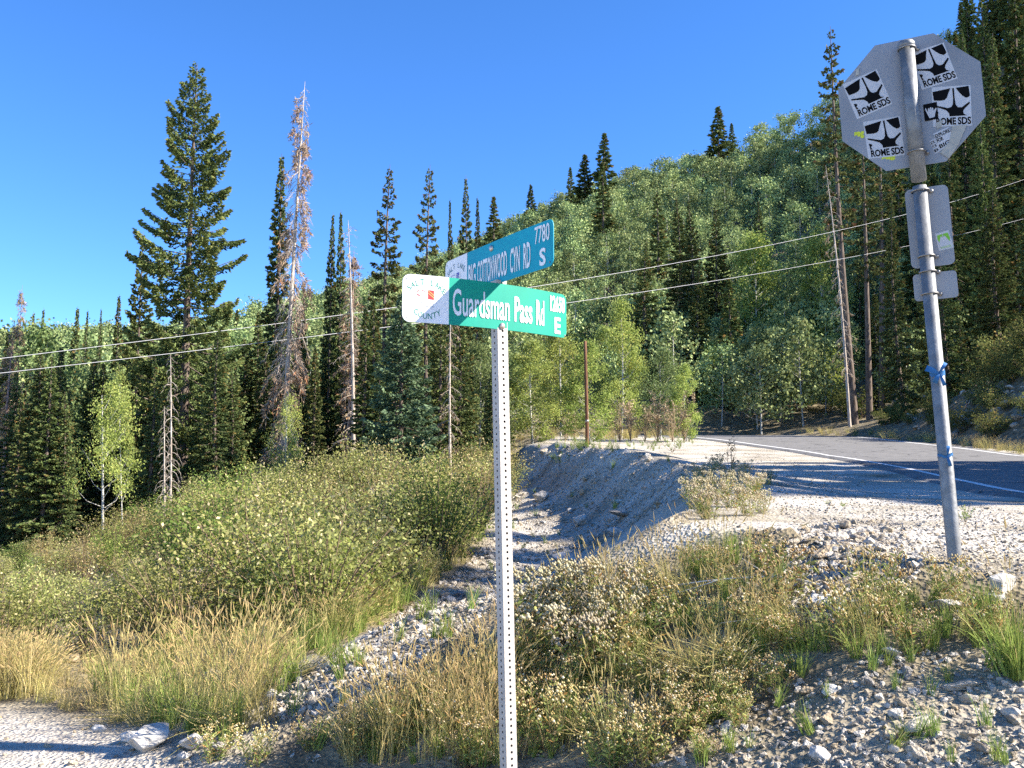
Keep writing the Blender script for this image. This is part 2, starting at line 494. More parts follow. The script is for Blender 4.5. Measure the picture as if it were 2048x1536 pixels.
def ground_mat():
    m, n, l, out = new_mat('ground_soil_and_gravel')
    b = n.new('ShaderNodeBsdfPrincipled'); b.inputs['Roughness'].default_value = 0.95; b.inputs['Specular IOR Level'].default_value = 0.15
    tc = n.new('ShaderNodeTexCoord')
    def noise(scale, det=2, typ='ShaderNodeTexNoise'):
        z = n.new(typ); z.inputs['Scale'].default_value = scale
        if typ == 'ShaderNodeTexNoise': z.inputs['Detail'].default_value = det
        l.new(tc.outputs['Object'], z.inputs['Vector']); return z
    def ramp(src, stops):
        r = n.new('ShaderNodeValToRGB'); e = r.color_ramp.elements
        e[0].position, e[0].color = stops[0][0], (*stops[0][1], 1)
        e[1].position, e[1].color = stops[-1][0], (*stops[-1][1], 1)
        for p, c in stops[1:-1]:
            k = e.new(p); k.color = (*c, 1)
        l.new(src, r.inputs[0]); return r
    def mix(f, a, c):
        x = n.new('ShaderNodeMix'); x.data_type = 'RGBA'
        l.new(f, x.inputs['Factor']); l.new(a, x.inputs['A']); l.new(c, x.inputs['B']); return x.outputs['Result']
    soil = ramp(noise(3.0).outputs['Fac'], [(0.3, (0.11, 0.088, 0.056)), (0.5, (0.20, 0.165, 0.105)), (0.7, (0.30, 0.25, 0.165))])
    vor = noise(34, typ='ShaderNodeTexVoronoi')
    stone = ramp(vor.outputs['Color'], [(0.1, (0.30, 0.26, 0.21)), (0.5, (0.50, 0.455, 0.385)), (0.95, (0.66, 0.62, 0.55))])
    patch = ramp(noise(0.9).outputs['Fac'], [(0.35, (0.40, 0.35, 0.28)), (0.65, (0.56, 0.52, 0.45))])
    mm = n.new('ShaderNodeMix'); mm.data_type = 'RGBA'; mm.inputs['Factor'].default_value = 0.55
    l.new(patch.outputs[0], mm.inputs['A']); l.new(stone.outputs[0], mm.inputs['B'])
    dirt = ramp(noise(7.0).outputs['Fac'], [(0.3, (0.34, 0.30, 0.25)), (0.7, (0.46, 0.42, 0.36))])
    ag = n.new('ShaderNodeAttribute'); ag.attribute_name = 'gravel'
    al = n.new('ShaderNodeAttribute'); al.attribute_name = 'lot'
    c = mix(ag.outputs['Fac'], soil.outputs[0], mm.outputs['Result'])
    c = mix(al.outputs['Fac'], c, dirt.outputs[0])
    l.new(c, b.inputs['Base Color'])
    hsum = n.new('ShaderNodeMath'); hsum.operation = 'ADD'
    fine = noise(28, 3)
    l.new(fine.outputs['Fac'], hsum.inputs[0]); l.new(vor.outputs['Distance'], hsum.inputs[1])
    bp = n.new('ShaderNodeBump'); bp.inputs['Strength'].default_value = 0.7; bp.inputs['Distance'].default_value = 0.03
    l.new(hsum.outputs[0], bp.inputs['Height']); l.new(bp.outputs[0], b.inputs['Normal'])
    l.new(b.outputs[0], out.inputs[0])
    return m
obj('ground', ground_me, ground_mat(), kind='structure')

# ------------------------------------------------------------------ road
def polyline(P, n):
    P = np.asarray(P, float)
    k = len(P); out = []
    E = np.vstack([2 * P[0] - P[1], P, 2 * P[-1] - P[-2]])
    for i in range(k - 1):
        p0, p1, p2, p3 = E[i], E[i + 1], E[i + 2], E[i + 3]
        for t in np.arange(n) / n:
            out.append(0.5 * (2 * p1 + (p2 - p0) * t + (2 * p0 - 5 * p1 + 4 * p2 - p3) * t * t + (3 * p1 - p0 - 3 * p2 + p3) * t ** 3))
    out.append(P[-1])
    return np.array(out)
L_ = polyline(ROAD_L, 14); R_ = polyline(ROAD_R, 14)
def road_strip(f0, f1, dz, cols, name, mat, skirt=0.0, kind='structure'):
    fr = np.linspace(f0, f1, cols)
    wid = np.linalg.norm(R_ - L_, axis=1)
    P = L_[:, None, :] + (R_ - L_)[:, None, :] * fr[None, :, None] if not callable(f0) else None
    zz = np.interp(P[..., 1], ZP_Y, ZP_Z) + dz
    V = np.concatenate([P, zz[..., None]], 2)
    if skirt:
        lo = V[:, :1].copy(); lo[..., 2] -= skirt; lo[..., 0] -= 0.12
        hi = V[:, -1:].copy(); hi[..., 2] -= skirt; hi[..., 0] += 0.12
        V = np.concatenate([lo, V, hi], 1)
    a, c = V.shape[:2]
    ii = np.arange(a * c).reshape(a, c)
    Q = np.stack([ii[:-1, :-1].ravel(), ii[:-1, 1:].ravel(), ii[1:, 1:].ravel(), ii[1:, :-1].ravel()], 1)
    return obj(name, mesh_np(name, V.reshape(-1, 3), Q, smooth=True), mat, kind=kind)
def cracked(m):
    """fine dark cracks and tar seams in the asphalt"""
    n, l = m.node_tree.nodes, m.node_tree.links
    b = next(q for q in n if q.type == 'BSDF_PRINCIPLED')
    src = b.inputs['Base Color'].links[0].from_socket
    tc = n.new('ShaderNodeTexCoord'); nz = n.new('ShaderNodeTexNoise'); nz.inputs['Scale'].default_value = 1.2
    l.new(tc.outputs['Object'], nz.inputs['Vector'])
    ad = n.new('ShaderNodeVectorMath'); ad.operation = 'ADD'
    l.new(tc.outputs['Object'], ad.inputs[0]); l.new(nz.outputs['Color'], ad.inputs[1])
    vo = n.new('ShaderNodeTexVoronoi'); vo.feature = 'DISTANCE_TO_EDGE'; vo.inputs['Scale'].default_value = 0.42
    l.new(ad.outputs[0], vo.inputs['Vector'])
    r = n.new('ShaderNodeValToRGB'); r.color_ramp.elements[0].position = 0.006; r.color_ramp.elements[1].position = 0.016
    r.color_ramp.elements[0].color = (0.25, 0.25, 0.25, 1); r.color_ramp.elements[1].color = (1, 1, 1, 1)
    l.new(vo.outputs['Distance'], r.inputs[0])
    mx = n.new('ShaderNodeMix'); mx.data_type = 'RGBA'; mx.blend_type = 'MULTIPLY'; mx.inputs['Factor'].default_value = 1
    l.new(src, mx.inputs['A']); l.new(r.outputs[0], mx.inputs['B']); l.new(mx.outputs['Result'], b.inputs['Base Color'])
    return m
asphalt = pbr('asphalt', (0.165, 0.158, 0.15), 0.85, var=0.25, scale=2.5, bump=0.35, bscale=90)
line_paint = pbr('white_road_paint', (0.78, 0.77, 0.74), 0.6, var=0.25, scale=6)
cracked(asphalt)
road_strip(-0.075, 1.07, 0.035, 12, 'road', asphalt, 0.07)
road_strip(-0.011, 0.011, 0.040, 2, 'road_edge_line', line_paint)
road_strip(0.989, 1.011, 0.040, 2, 'road_edge_line', line_paint)

# ------------------------------------------------------------------ plants: builders give {part: mesh}
def reach(V):
    return float(np.percentile(np.hypot(V[:, 0], V[:, 1]), 98))

def conifer(name, seed, H=16.0, Rm=3.2, nb=150, clear=0.1, p=0.9, droop=-0.25, up=0.5, hook=0.35, dens=34, sl=0.30, sw=0.11,
            leaf='spruce', wood='bark', trunk_r=0.0135, gap=0.0, lo_full=0.75):
    g = np.random.default_rng(seed)
    bend = g.normal(0, 0.012, 2) * H
    def axis(t):
        t = np.asarray(t)
        return np.stack([bend[0] * np.sin(t * 3.1), bend[1] * np.sin(t * 2.3), t * H], -1)
    tt = np.linspace(0, 1, 14)
    tubes = [(axis(tt), trunk_r * H * (1 - tt) ** 0.85 + 0.012, 7)]
    u = (np.arange(nb) + g.random(nb)) / nb
    t = clear + (0.985 - clear) * (1 - (1 - u) ** 1.15)
    if gap:
        t = t[g.random(nb) > gap * (0.5 + 0.5 * np.sin(t * 37 + seed))]
    n = len(t)
    rel = (t - clear) / (1 - clear)
    prof = (1 - rel) ** p * np.clip(lo_full + (1 - lo_full) * rel / 0.25, 0, 1)
    prof = prof * np.clip((1 - rel) / 0.3, 0, 1) ** 0.35
    L = Rm * prof * g.uniform(0.62, 1.12, n) + 0.06
    az = np.arange(n) * 2.39996 + g.normal(0, 0.35, n)
    e0 = droop + (up - droop) * rel ** 1.4 + g.normal(0, 0.09, n)
    rad = np.stack([np.cos(az), np.sin(az), 0 * az], 1); lat = np.stack([-np.sin(az), np.cos(az), 0 * az], 1)
    base = axis(t)
    def bpos(i, s):
        z = L[i] * (e0[i] * s + (-hook * s + hook * 1.25 * s ** 2.2) * (1 - 0.7 * rel[i]))
        q = base[i] + rad[i] * (L[i] * s * 0.96)[:, None]
        q[:, 2] += z
        return q
    for i in range(n):
        s = np.array((0, 0.5, 0.95))
        P = bpos(np.full(3, i), s)
        r0 = 0.006 + 0.011 * L[i]
        tubes.append((P, np.array((r0, r0 * 0.6, r0 * 0.2)), 3))
    cnt = np.maximum(5, (dens * L * (0.55 + 0.25 * L)).astype(int))
    I = np.repeat(np.arange(n), cnt); k = len(I)
    s = 0.1 + 0.92 * g.random(k) ** 0.62
    sgn = np.where(g.random(k) < 0.5, -1.0, 1.0)
    wmax = L[I] * 0.34 * np.clip(1.08 - s, 0, 1) ** 0.8 * np.clip(s * 4, 0, 1) + 0.05
    w = g.random(k) ** 0.8 * wmax
    P = bpos(I, s) + lat[I] * (sgn * w)[:, None] + rad[I] * (0.35 * w)[:, None]
    P[:, 2] += -0.22 * w + g.normal(0, 0.035, k) - 0.05 * g.random(k)
    d = norm(rad[I] * g.uniform(0.3, 1.0, k)[:, None] + lat[I] * (sgn * g.uniform(0.1, 0.9, k))[:, None] + np.array((0, 0, 1.0)) * g.uniform(-0.5, 0.35, k)[:, None])
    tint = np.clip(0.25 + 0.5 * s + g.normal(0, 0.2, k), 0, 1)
    Vs, Qs, Ts = [], [], []
    nv = 0
    for j in range(2):
        wv = norm(np.cross(d, rand_unit(g, k)))
        LL = sl * g.uniform(0.6, 1.3, k) * (0.55 + 0.45 * np.clip((1 - rel[I]) / 0.2, 0, 1)); WW = sw * g.uniform(0.7, 1.4, k)
        dd = norm(d + 0.45 * j * rand_unit(g, k))
        V, Q = leaf_quads(P - dd * (LL * 0.4)[:, None], dd, wv, LL, WW)
        Vs.append(V); Qs.append(Q + nv); nv += len(V); Ts.append(np.repeat(tint, 4))
    tr = tubes_mesh(name + '_trunk', tubes); tr.materials.append(M[wood])
    cr = mesh_np(name + '_crown', np.vstack(Vs), np.vstack(Qs), tint=np.concatenate(Ts)); cr.materials.append(M[leaf])
    return {'H': H, 'R': reach(np.vstack(Vs)), 'parts': [('trunk', tr), ('crown', cr)]}

def snag(name, seed, H=14.0, Rm=1.6, nb=110, clear=0.12, droop=-0.45, twigs=10, needles=1200, wood='dead_wood', p=0.5, curl=0.25, trunk_r=0.016, nsl=0.22):
    """a dead conifer: bare trunk, hanging branches and twigs, a few dead needles left"""
    g = np.random.default_rng(seed)
    tt = np.linspace(0, 1, 12)
    bend = g.normal(0, 0.012, 2) * H
    axis = lambda t: np.stack([bend[0] * np.sin(np.asarray(t) * 2.9), bend[1] * np.sin(np.asarray(t) * 2.1), np.asarray(t) * H], -1)
    trunk = [(axis(tt), trunk_r * H * (1 - tt) ** 0.8 + 0.01, 7)]
    br = []
    tips = []
    for i in range(nb):
        t = clear + (0.985 - clear) * (i + g.random()) / nb
        rel = (t - clear) / (1 - clear)
        L = Rm * (1 - rel) ** p * g.uniform(0.35, 1.1) + 0.1
        a = i * 2.39996 + g.normal(0, 0.4)
        rad = np.array((math.cos(a), math.sin(a), 0)); lat = np.array((-math.sin(a), math.cos(a), 0))
        e = droop * (1 - 0.6 * rel) + g.normal(0, 0.12)
        s = np.linspace(0, 1, 5)
        P = axis(t)[None, :] + rad * (L * (s - curl * 0.5 * s ** 3))[:, None]
        P[:, 2] += L * (e * s - curl * s ** 2.5) + 0.02 * g.normal(size=5)
        r0 = 0.008 + 0.010 * L
        br.append((P, r0 * (1 - 0.8 * s), 3))
        for j in range(int(twigs * min(1, L))):
            q = g.uniform(0.25, 1.0)
            b = np.array([np.interp(q, s, P[:, c]) for c in range(3)])
            tl = L * g.uniform(0.15, 0.4) * (1.15 - 0.6 * q) + 0.08
            d = norm(rad * g.uniform(0.2, 0.9) + lat * g.uniform(-1, 1) + np.array((0, 0, g.uniform(-1.1, -0.05))))
            m = b + d * tl * 0.55; e2 = m + norm(d + np.array((0, 0, -0.6))) * tl * 0.45
            br.append((np.array((b, m, e2)), np.array((0.006, 0.005, 0.002)) * (0.8 + 0.3 * L), 3))
            tips.append((b, e2))
    tr = tubes_mesh(name + '_trunk', trunk); tr.materials.append(M[wood])
    bm_ = tubes_mesh(name + '_branches', br, smooth=False); bm_.materials.append(M[wood])
    parts = [('trunk', tr), ('bare_crown', bm_)]
    if needles and tips:
        B = np.array([x[0] for x in tips]); E = np.array([x[1] for x in tips])
        keep = vnoise(B[:, 2] * 0.7 + seed, np.arctan2(B[:, 1], B[:, 0]) * 1.5, seed) > -0.1
        B, E = B[keep], E[keep]
        I = g.integers(0, len(B), needles); f = g.random(needles)[:, None]
        c = B[I] * (1 - f) + E[I] * f + g.normal(0, 0.02, (needles, 3))
        d = norm(E[I] - B[I] + 0.25 * rand_unit(g, needles)); w = norm(np.cross(d, rand_unit(g, needles)))
        V, Q = leaf_quads(c, d, w, nsl * g.uniform(0.5, 1.2, needles), 0.05 * g.uniform(0.5, 1.3, needles))
        nm = mesh_np(name + '_needles', V, Q, tint=np.repeat(g.random(needles), 4)); nm.materials.append(M['dead_needles'])
        parts.append(('dead_needles', nm))
    return {'H': H, 'R': Rm, 'parts': parts}

def aspen(name, seed, H=9.0, Rm=2.0, lo=0.25, nclump=60, per=90, leaf=0.11, leafm='aspen_leaf', fork=0, sig=0.24, trunk_r=0.009, p=0.7):
    g = np.random.default_rng(seed)
    bend = g.normal(0, 0.02, 2) * H
    axis = lambda t: np.stack([bend[0] * np.sin(np.asarray(t) * 2.6), bend[1] * np.sin(np.asarray(t) * 1.9), np.asarray(t) * H], -1)
    tt = np.linspace(0, 0.96, 9)
    tubes = [(axis(tt), trunk_r * H * (1 - tt) ** 0.7 + 0.008, 7)]
    C = []
    for i in range(nclump):
        t = lo + (1 - lo) * (i + g.random()) / nclump
        rel = (t - lo) / (1 - lo)
        rr = Rm * (np.sin(np.pi * min(1, rel * 0.78 + 0.2)) ** p) * math.sqrt(g.random()) * 1.05
        a = g.random() * 6.283
        c = axis(t) + np.array((math.cos(a) * rr, math.sin(a) * rr, g.normal(0, 0.03 * H * 0.5)))
        C.append(c)
        if i % 2 == 0 or rr > 0.6 * Rm:
            b = axis(max(lo * 0.7, t - 0.10 - 0.25 * rr / H))
            mid = (b + c) / 2 + np.array((0, 0, -0.12 * rr)) + g.normal(0, 0.05, 3) * rr
            r0 = 0.004 * H * 0.55
            tubes.append((np.array((b, mid, c)), np.array((r0, r0 * 0.6, r0 * 0.25)), 4))
    C = np.array(C)
    k = nclump * per
    I = np.repeat(np.arange(nclump), per)
    sc = Rm * sig * g.uniform(0.7, 1.35, nclump)
    off = g.normal(size=(k, 3)) * np.array((1, 1, 0.85))
    P = C[I] + off * sc[I][:, None]
    d = norm(rand_unit(g, k) + np.array((0, 0, -0.5)))
    w = norm(np.cross(d, rand_unit(g, k)))
    tint = np.clip(0.45 + 0.25 * g.normal(size=k) + 0.10 * g.normal(size=nclump)[I], 0, 1)
    Lq = leaf * g.uniform(0.7, 1.3, k)
    V, Q = leaf_quads(P, d, w, Lq, Lq * 0.85)
    tr = tubes_mesh(name + '_trunk', tubes); tr.materials.append(M['aspen_bark'])
    cr = mesh_np(name + '_crown', V, Q, tint=np.repeat(tint, 4)); cr.materials.append(M[leafm])
    return {'H': H, 'R': reach(V), 'parts': [('trunk', tr), ('crown', cr)]}

def shrub(name, seed, H=2.2, Rm=1.3, nst=34, per=110, leaf=0.055, leafm='willow_leaf', aspect=0.55):
    g = np.random.default_rng(seed)
    tubes = []; P = []; D = []
    for i in range(nst):
        a = g.random() * 6.283; out = Rm * math.sqrt(g.random())
        h = H * g.uniform(0.55, 1.05) * (1 - 0.35 * (out / Rm) ** 2)
        b = np.array((math.cos(a) * out * 0.18, math.sin(a) * out * 0.18, -0.1))
        tip = np.array((math.cos(a) * out, math.sin(a) * out, h))
        mid = np.array((math.cos(a) * out * 0.42, math.sin(a) * out * 0.42, h * 0.6)) + g.normal(0, 0.05, 3)
        s = np.linspace(0, 1, 6)[:, None]
        C = (1 - s) ** 2 * b + 2 * s * (1 - s) * mid + s ** 2 * tip
        tubes.append((C, 0.012 * H * 0.5 * (1 - 0.8 * s[:, 0]) + 0.002, 4))
        nl = int(per * g.uniform(0.7, 1.3))
        q = g.random(nl) ** 0.7 * 0.82 + 0.2
        pts = np.stack([np.interp(q, s[:, 0], C[:, c]) for c in range(3)], 1)
        spread = 0.05 + 0.13 * H * (0.4 + 0.6 * np.sin(np.pi * np.clip(q, 0, 1)))[:, None] * 0.6
        P.append(pts + g.normal(size=(nl, 3)) * spread); D.append(np.repeat((tip - mid)[None], nl, 0))
    P = np.vstack(P); D = norm(np.vstack(D)); k = len(P)
    P[:, 2] = np.maximum(P[:, 2], 0.03)
    d = norm(D * 0.5 + rand_unit(g, k)); w = norm(np.cross(d, rand_unit(g, k)))
    Lq = leaf * g.uniform(0.6, 1.35, k)
    V, Q = leaf_quads(P, d, w, Lq, Lq * aspect)
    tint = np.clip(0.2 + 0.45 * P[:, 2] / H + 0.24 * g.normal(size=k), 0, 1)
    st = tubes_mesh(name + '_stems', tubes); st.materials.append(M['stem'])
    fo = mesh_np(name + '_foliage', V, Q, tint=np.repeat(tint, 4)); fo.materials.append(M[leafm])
    return {'H': H, 'R': Rm, 'parts': [('stems', st), ('foliage', fo)]}

def blades(g, n, H, spread, lean, width, segs=4, r0=0.05, head=0.0, headw=0.012):
    """curved grass stalks as tapering strips; optional seed spike at the tip"""
    a = g.random(n) * 6.283
    b = np.stack([np.cos(a), np.sin(a), 0 * a], 1) * (r0 * np.sqrt(g.random(n)))[:, None]
    h = H * g.uniform(0.55, 1.1, n); ln = lean * g.uniform(0.2, 1.4, n); a2 = a + g.normal(0, 0.7, n)
    out = np.stack([np.cos(a2), np.sin(a2), 0 * a], 1)
    wv = norm(np.cross(out + 0.3 * rand_unit(g, n), np.array((0, 0, 1.0))))
    Vs = []; Qs = []; Ts = []
    s = np.linspace(0, 1, segs + 1)
    C = b[:, None, :] + out[:, None, :] * (h * ln)[:, None, None] * (s ** 2)[None, :, None] * 0.75 + np.array((0, 0, 1.0)) * (h[:, None] * (s - 0.35 * ln[:, None] * s ** 2.4))[:, :, None]
    W = width * g.uniform(0.7, 1.3, n)[:, None] * (1 - 0.85 * s)[None, :] ** 0.7
    Lf = C - wv[:, None, :] * W[:, :, None] / 2; Rt = C + wv[:, None, :] * W[:, :, None] / 2
    V = np.stack([Lf, Rt], 2).reshape(-1, 3)
    m = (segs + 1) * 2
    q = np.array([(2 * i, 2 * i + 1, 2 * i + 3, 2 * i + 2) for i in range(segs)])
    Q = (np.arange(n)[:, None, None] * m + q[None]).reshape(-1, 4)
    T = np.repeat(g.random(n), m) * 0.75 + 0.0 + np.tile(np.repeat(s * 0.2, 2), n)
    Vs.append(V); Qs.append(Q); Ts.append(T)
    if head:
        d = norm(C[:, -1] - C[:, -2]); c = C[:, -1] - d * 0.02
        nv = len(V)
        for j in range(2):
            w2 = wv if j == 0 else norm(np.cross(d, wv))
            v, qq = leaf_quads(c, d, w2, head * g.uniform(0.7, 1.2, n), np.full(n, headw))
            Vs.append(v); Qs.append(qq + nv); nv += len(v); Ts.append(np.repeat(np.full(n, 0.88), 4))
    return np.vstack(Vs), np.vstack(Qs), np.concatenate(Ts)

def grass_mesh(name, seed, n, H, spread, lean, width, mat, head=0.0, r0=0.06, headw=0.012):
    g = np.random.default_rng(seed)
    V, Q, T_ = blades(g, n, H, spread, lean, width, 4, r0, head, headw)
    me = mesh_np(name, V, Q, tint=np.clip(T_, 0, 1)); me.materials.append(M[mat])
    return me

def aster(name, seed, H=0.42, nst=26, Rm=0.2, headm='brown_head', heads=9, hr=0.012, nleaf=16, fluffy=1.0):
    """a late-season leafy plant: leafy upright stems topped by clusters of seed heads"""
    g = np.random.default_rng(seed)
    tubes = []; LP = []; LD = []; HP = []
    for i in range(nst):
        a = g.random() * 6.283; out = Rm * math.sqrt(g.random())
        h = H * g.uniform(0.6, 1.1)
        b = np.array((math.cos(a) * out * 0.4, math.sin(a) * out * 0.4, -0.03))
        tip = np.array((math.cos(a) * out * 1.3, math.sin(a) * out * 1.3, h)) + g.normal(0, 0.02, 3)
        mid = (b + tip) / 2 + np.array((0, 0, 0.06 * H)) + g.normal(0, 0.012, 3)
        s = np.linspace(0, 1, 4)[:, None]
        C = (1 - s) ** 2 * b + 2 * s * (1 - s) * mid + s ** 2 * tip
        tubes.append((C, 0.0026 * (1 - 0.55 * s[:, 0]), 3))
        q = g.uniform(0.12, 0.95, nleaf)
        LP.append(np.stack([np.interp(q, s[:, 0], C[:, c]) for c in range(3)], 1))
        aa = g.random(nleaf) * 6.283
        LD.append(np.stack([np.cos(aa), np.sin(aa), g.uniform(0.1, 1.3, nleaf)], 1))
        top = g.normal(0, 1, (heads, 3)) * np.array((0.026, 0.026, 0.018)) * fluffy + tip
        HP.append(top)
    LP = np.vstack(LP); LD = norm(np.vstack(LD)); HP = np.vstack(HP)
    k = len(LP)
    w = norm(np.cross(LD, rand_unit(g, k)))
    V, Q = leaf_quads(LP, LD, w, 0.062 * g.uniform(0.6, 1.4, k), 0.013 * g.uniform(0.7, 1.5, k))
    tint = np.clip(0.45 + 0.3 * g.normal(size=k), 0, 1)
    st = tubes_mesh(name + '_stems', tubes, smooth=False); st.materials.append(M['dry_stem'])
    lv = mesh_np(name + '_leaves', V, Q, tint=np.repeat(tint, 4)); lv.materials.append(M['aster_leaf'])
    m = len(HP)
    o6 = np.array([(1, 0, 0), (-1, 0, 0), (0, 1, 0), (0, -1, 0), (0, 0, 1.25), (0, 0, -1.25)], float)
    f8 = np.array([(0, 2, 4), (2, 1, 4), (1, 3, 4), (3, 0, 4), (2, 0, 5), (1, 2, 5), (3, 1, 5), (0, 3, 5)])
    V = (HP[:, None, :] + o6[None] * (hr * g.uniform(0.6, 1.35, m))[:, None, None] * (1 + 0.25 * g.normal(size=(m, 6, 1)))).reshape(-1, 3)
    Tt = (np.arange(m)[:, None, None] * 6 + f8[None]).reshape(-1, 3)
    hd = mesh_np(name + '_heads', V, tris=Tt, tint=np.repeat(g.random(m), 6)); hd.materials.append(M[headm])
    return {'H': H, 'R': Rm, 'parts': [('stems', st), ('leaves', lv), ('seed_heads', hd)]}
M['dry_stem'] = pbr('dry_stem', (0.36, 0.26, 0.12), 0.9, var=0.4)

def place(name, kind, x, y, z=None, s=1.0, sw=None, rz=None, lean=(0, 0), label=None, cat=None, group=None, sink=0.0):
    """a thing made of the kind's parts, standing on the ground at x, y"""
    if z is None: z = ground(x, y) - sink
    e = empty(name, (x, y, z), label, cat, group)
    e.rotation_euler = (lean[0], lean[1], random.random() * 6.283 if rz is None else rz)
    sw = s if sw is None else sw
    e.scale = (sw, sw, s)
    if lean != (0, 0) and rz is None:
        e.rotation_euler = (Matrix.Rotation(lean[1], 3, 'Y') @ Matrix.Rotation(lean[0], 3, 'X') @ Matrix.Rotation(random.random() * 6.28, 3, 'Z')).to_euler()
    for pn, me in kind['parts']:
        o = bpy.data.objects.new(pn, me); o.parent = e
        if pn in ('seed_heads', 'leaves'): o['kind'] = 'stuff'
        COL.objects.link(o)
    return e

def tree_to(name, kind, px, D, py_top, label, cat='tree', group=None, width=None, px_top=None, zbase=None):
    """a tree at depth D under photo column px whose tip reaches photo row py_top; width = half width of the crown in pixels"""
    tip = T(px if px_top is None else px_top, py_top, D)
    x = tip[0] if px_top is None else T(px, 985, D)[0]
    z = ground(x, D) - 0.1 if zbase is None else zbase
    h = tip[2] - z
    s = h / kind['H']
    sw = (width / FPX * D) / kind['R'] if width else s
    lean = math.atan2(tip[0] - x, h)
    if abs(lean) < R(0.4): lean = 0.0
    return place(name, kind, x, D, z, s, sw, None, (0.0001, lean), label, cat, group)
# ------------------------------------------------------------------ lettering
_txt_cache = {}
def text_shape(s, offset=0.0):
    """flat outline of a word: vertices scaled to a unit box, faces, and the width/height ratio"""
    key = (s, offset)
    if key in _txt_cache: return _txt_cache[key]
    cu = bpy.data.curves.new('lettering', 'FONT')
    cu.body = s; cu.size = 1.0; cu.offset = offset; cu.resolution_u = 3; cu.fill_mode = 'FRONT'
    o = bpy.data.objects.new('lettering', cu); COL.objects.link(o)
    dg = bpy.context.evaluated_depsgraph_get()
    me = bpy.data.meshes.new_from_object(o.evaluated_get(dg))
    P = np.array([v.co[:] for v in me.vertices]); F = [tuple(p.vertices) for p in me.polygons]
    bpy.data.objects.remove(o); bpy.data.curves.remove(cu); bpy.data.meshes.remove(me)
    lo = P[:, :2].min(0); hi = P[:, :2].max(0)
    U = (P[:, :2] - lo) / (hi - lo)
    _txt_cache[key] = (U, F, (hi - lo)[0] / (hi - lo)[1])
    return _txt_cache[key]

def lettering(name, s, fn, mat, parent, offset=0.0):
    """fn maps (n,2) unit-box coordinates to 3-D points"""
    U, F, _ = text_shape(s, offset)
    me = bpy.data.meshes.new(name)
    me.from_pydata([tuple(p) for p in fn(U)], [], F); me.update()
    return obj(name, me, mat, parent)

M['sign_green'] = pbr('green_sign_sheeting', (0.0, 0.30, 0.205), 0.5, var=0.22, scale=3, spec=0.3)
M['sign_green_shaded'] = pbr('blue_green_sign_sheeting', (0.0, 0.33, 0.43), 0.5, var=0.12, scale=5, spec=0.3)  # green sheeting again, with the bluish shade of the upper blade painted in
M['sign_white'] = pbr('white_sign_sheeting', (0.80, 0.80, 0.80), 0.5, var=0.04, scale=4, spec=0.3)
M['ink_green'] = pbr('green_ink', (0.0, 0.22, 0.14), 0.6)
M['ink_teal'] = pbr('teal_ink', (0.02, 0.16, 0.20), 0.6)
M['ink_red'] = pbr('red_ink', (0.62, 0.02, 0.02), 0.6)
M['ink_orange'] = pbr('orange_ink', (0.85, 0.34, 0.10), 0.6)
M['ink_blue'] = pbr('blue_ink', (0.09, 0.10, 0.38), 0.6)
M['ink_black'] = pbr('black_ink', (0.006, 0.006, 0.007), 0.7, spec=0.05)
M['ink_grey'] = pbr('grey_ink', (0.20, 0.22, 0.24), 0.6)
M['sticker_white'] = pbr('white_sticker', (0.50, 0.50, 0.52), 0.55, var=0.06)
M['lime'] = pbr('lime_paint', (0.55, 0.60, 0.02), 0.5)
M['lime_green'] = pbr('lime_green_ink', (0.18, 0.45, 0.02), 0.5)
M['tape'] = pbr('old_tape', (0.40, 0.38, 0.33), 0.5, var=0.2, scale=20)
M['post'] = pbr('perforated_post_coating', (0.47, 0.43, 0.385), 0.55, var=0.15, scale=14, bump=0.1, spec=0.4)
M['galv'] = pbr('galvanised_steel', (0.25, 0.255, 0.26), 0.55, 0.4, var=0.35, scale=16, bump=0.12, bscale=40)
M['aluminium'] = pbr('sign_back_aluminium', (0.33, 0.33, 0.345), 0.55, 0.35, var=0.3, scale=2.2)
M['strap'] = pbr('steel_strap', (0.33, 0.32, 0.31), 0.5, 0.8, var=0.4, scale=20)
M['bolt'] = pbr('bolt_head', (0.62, 0.50, 0.44), 0.35, 0.6, var=0.3, scale=60)
M['ribbon'] = pbr('blue_ribbon', (0.02, 0.15, 0.38), 0.7, var=0.3, scale=30)

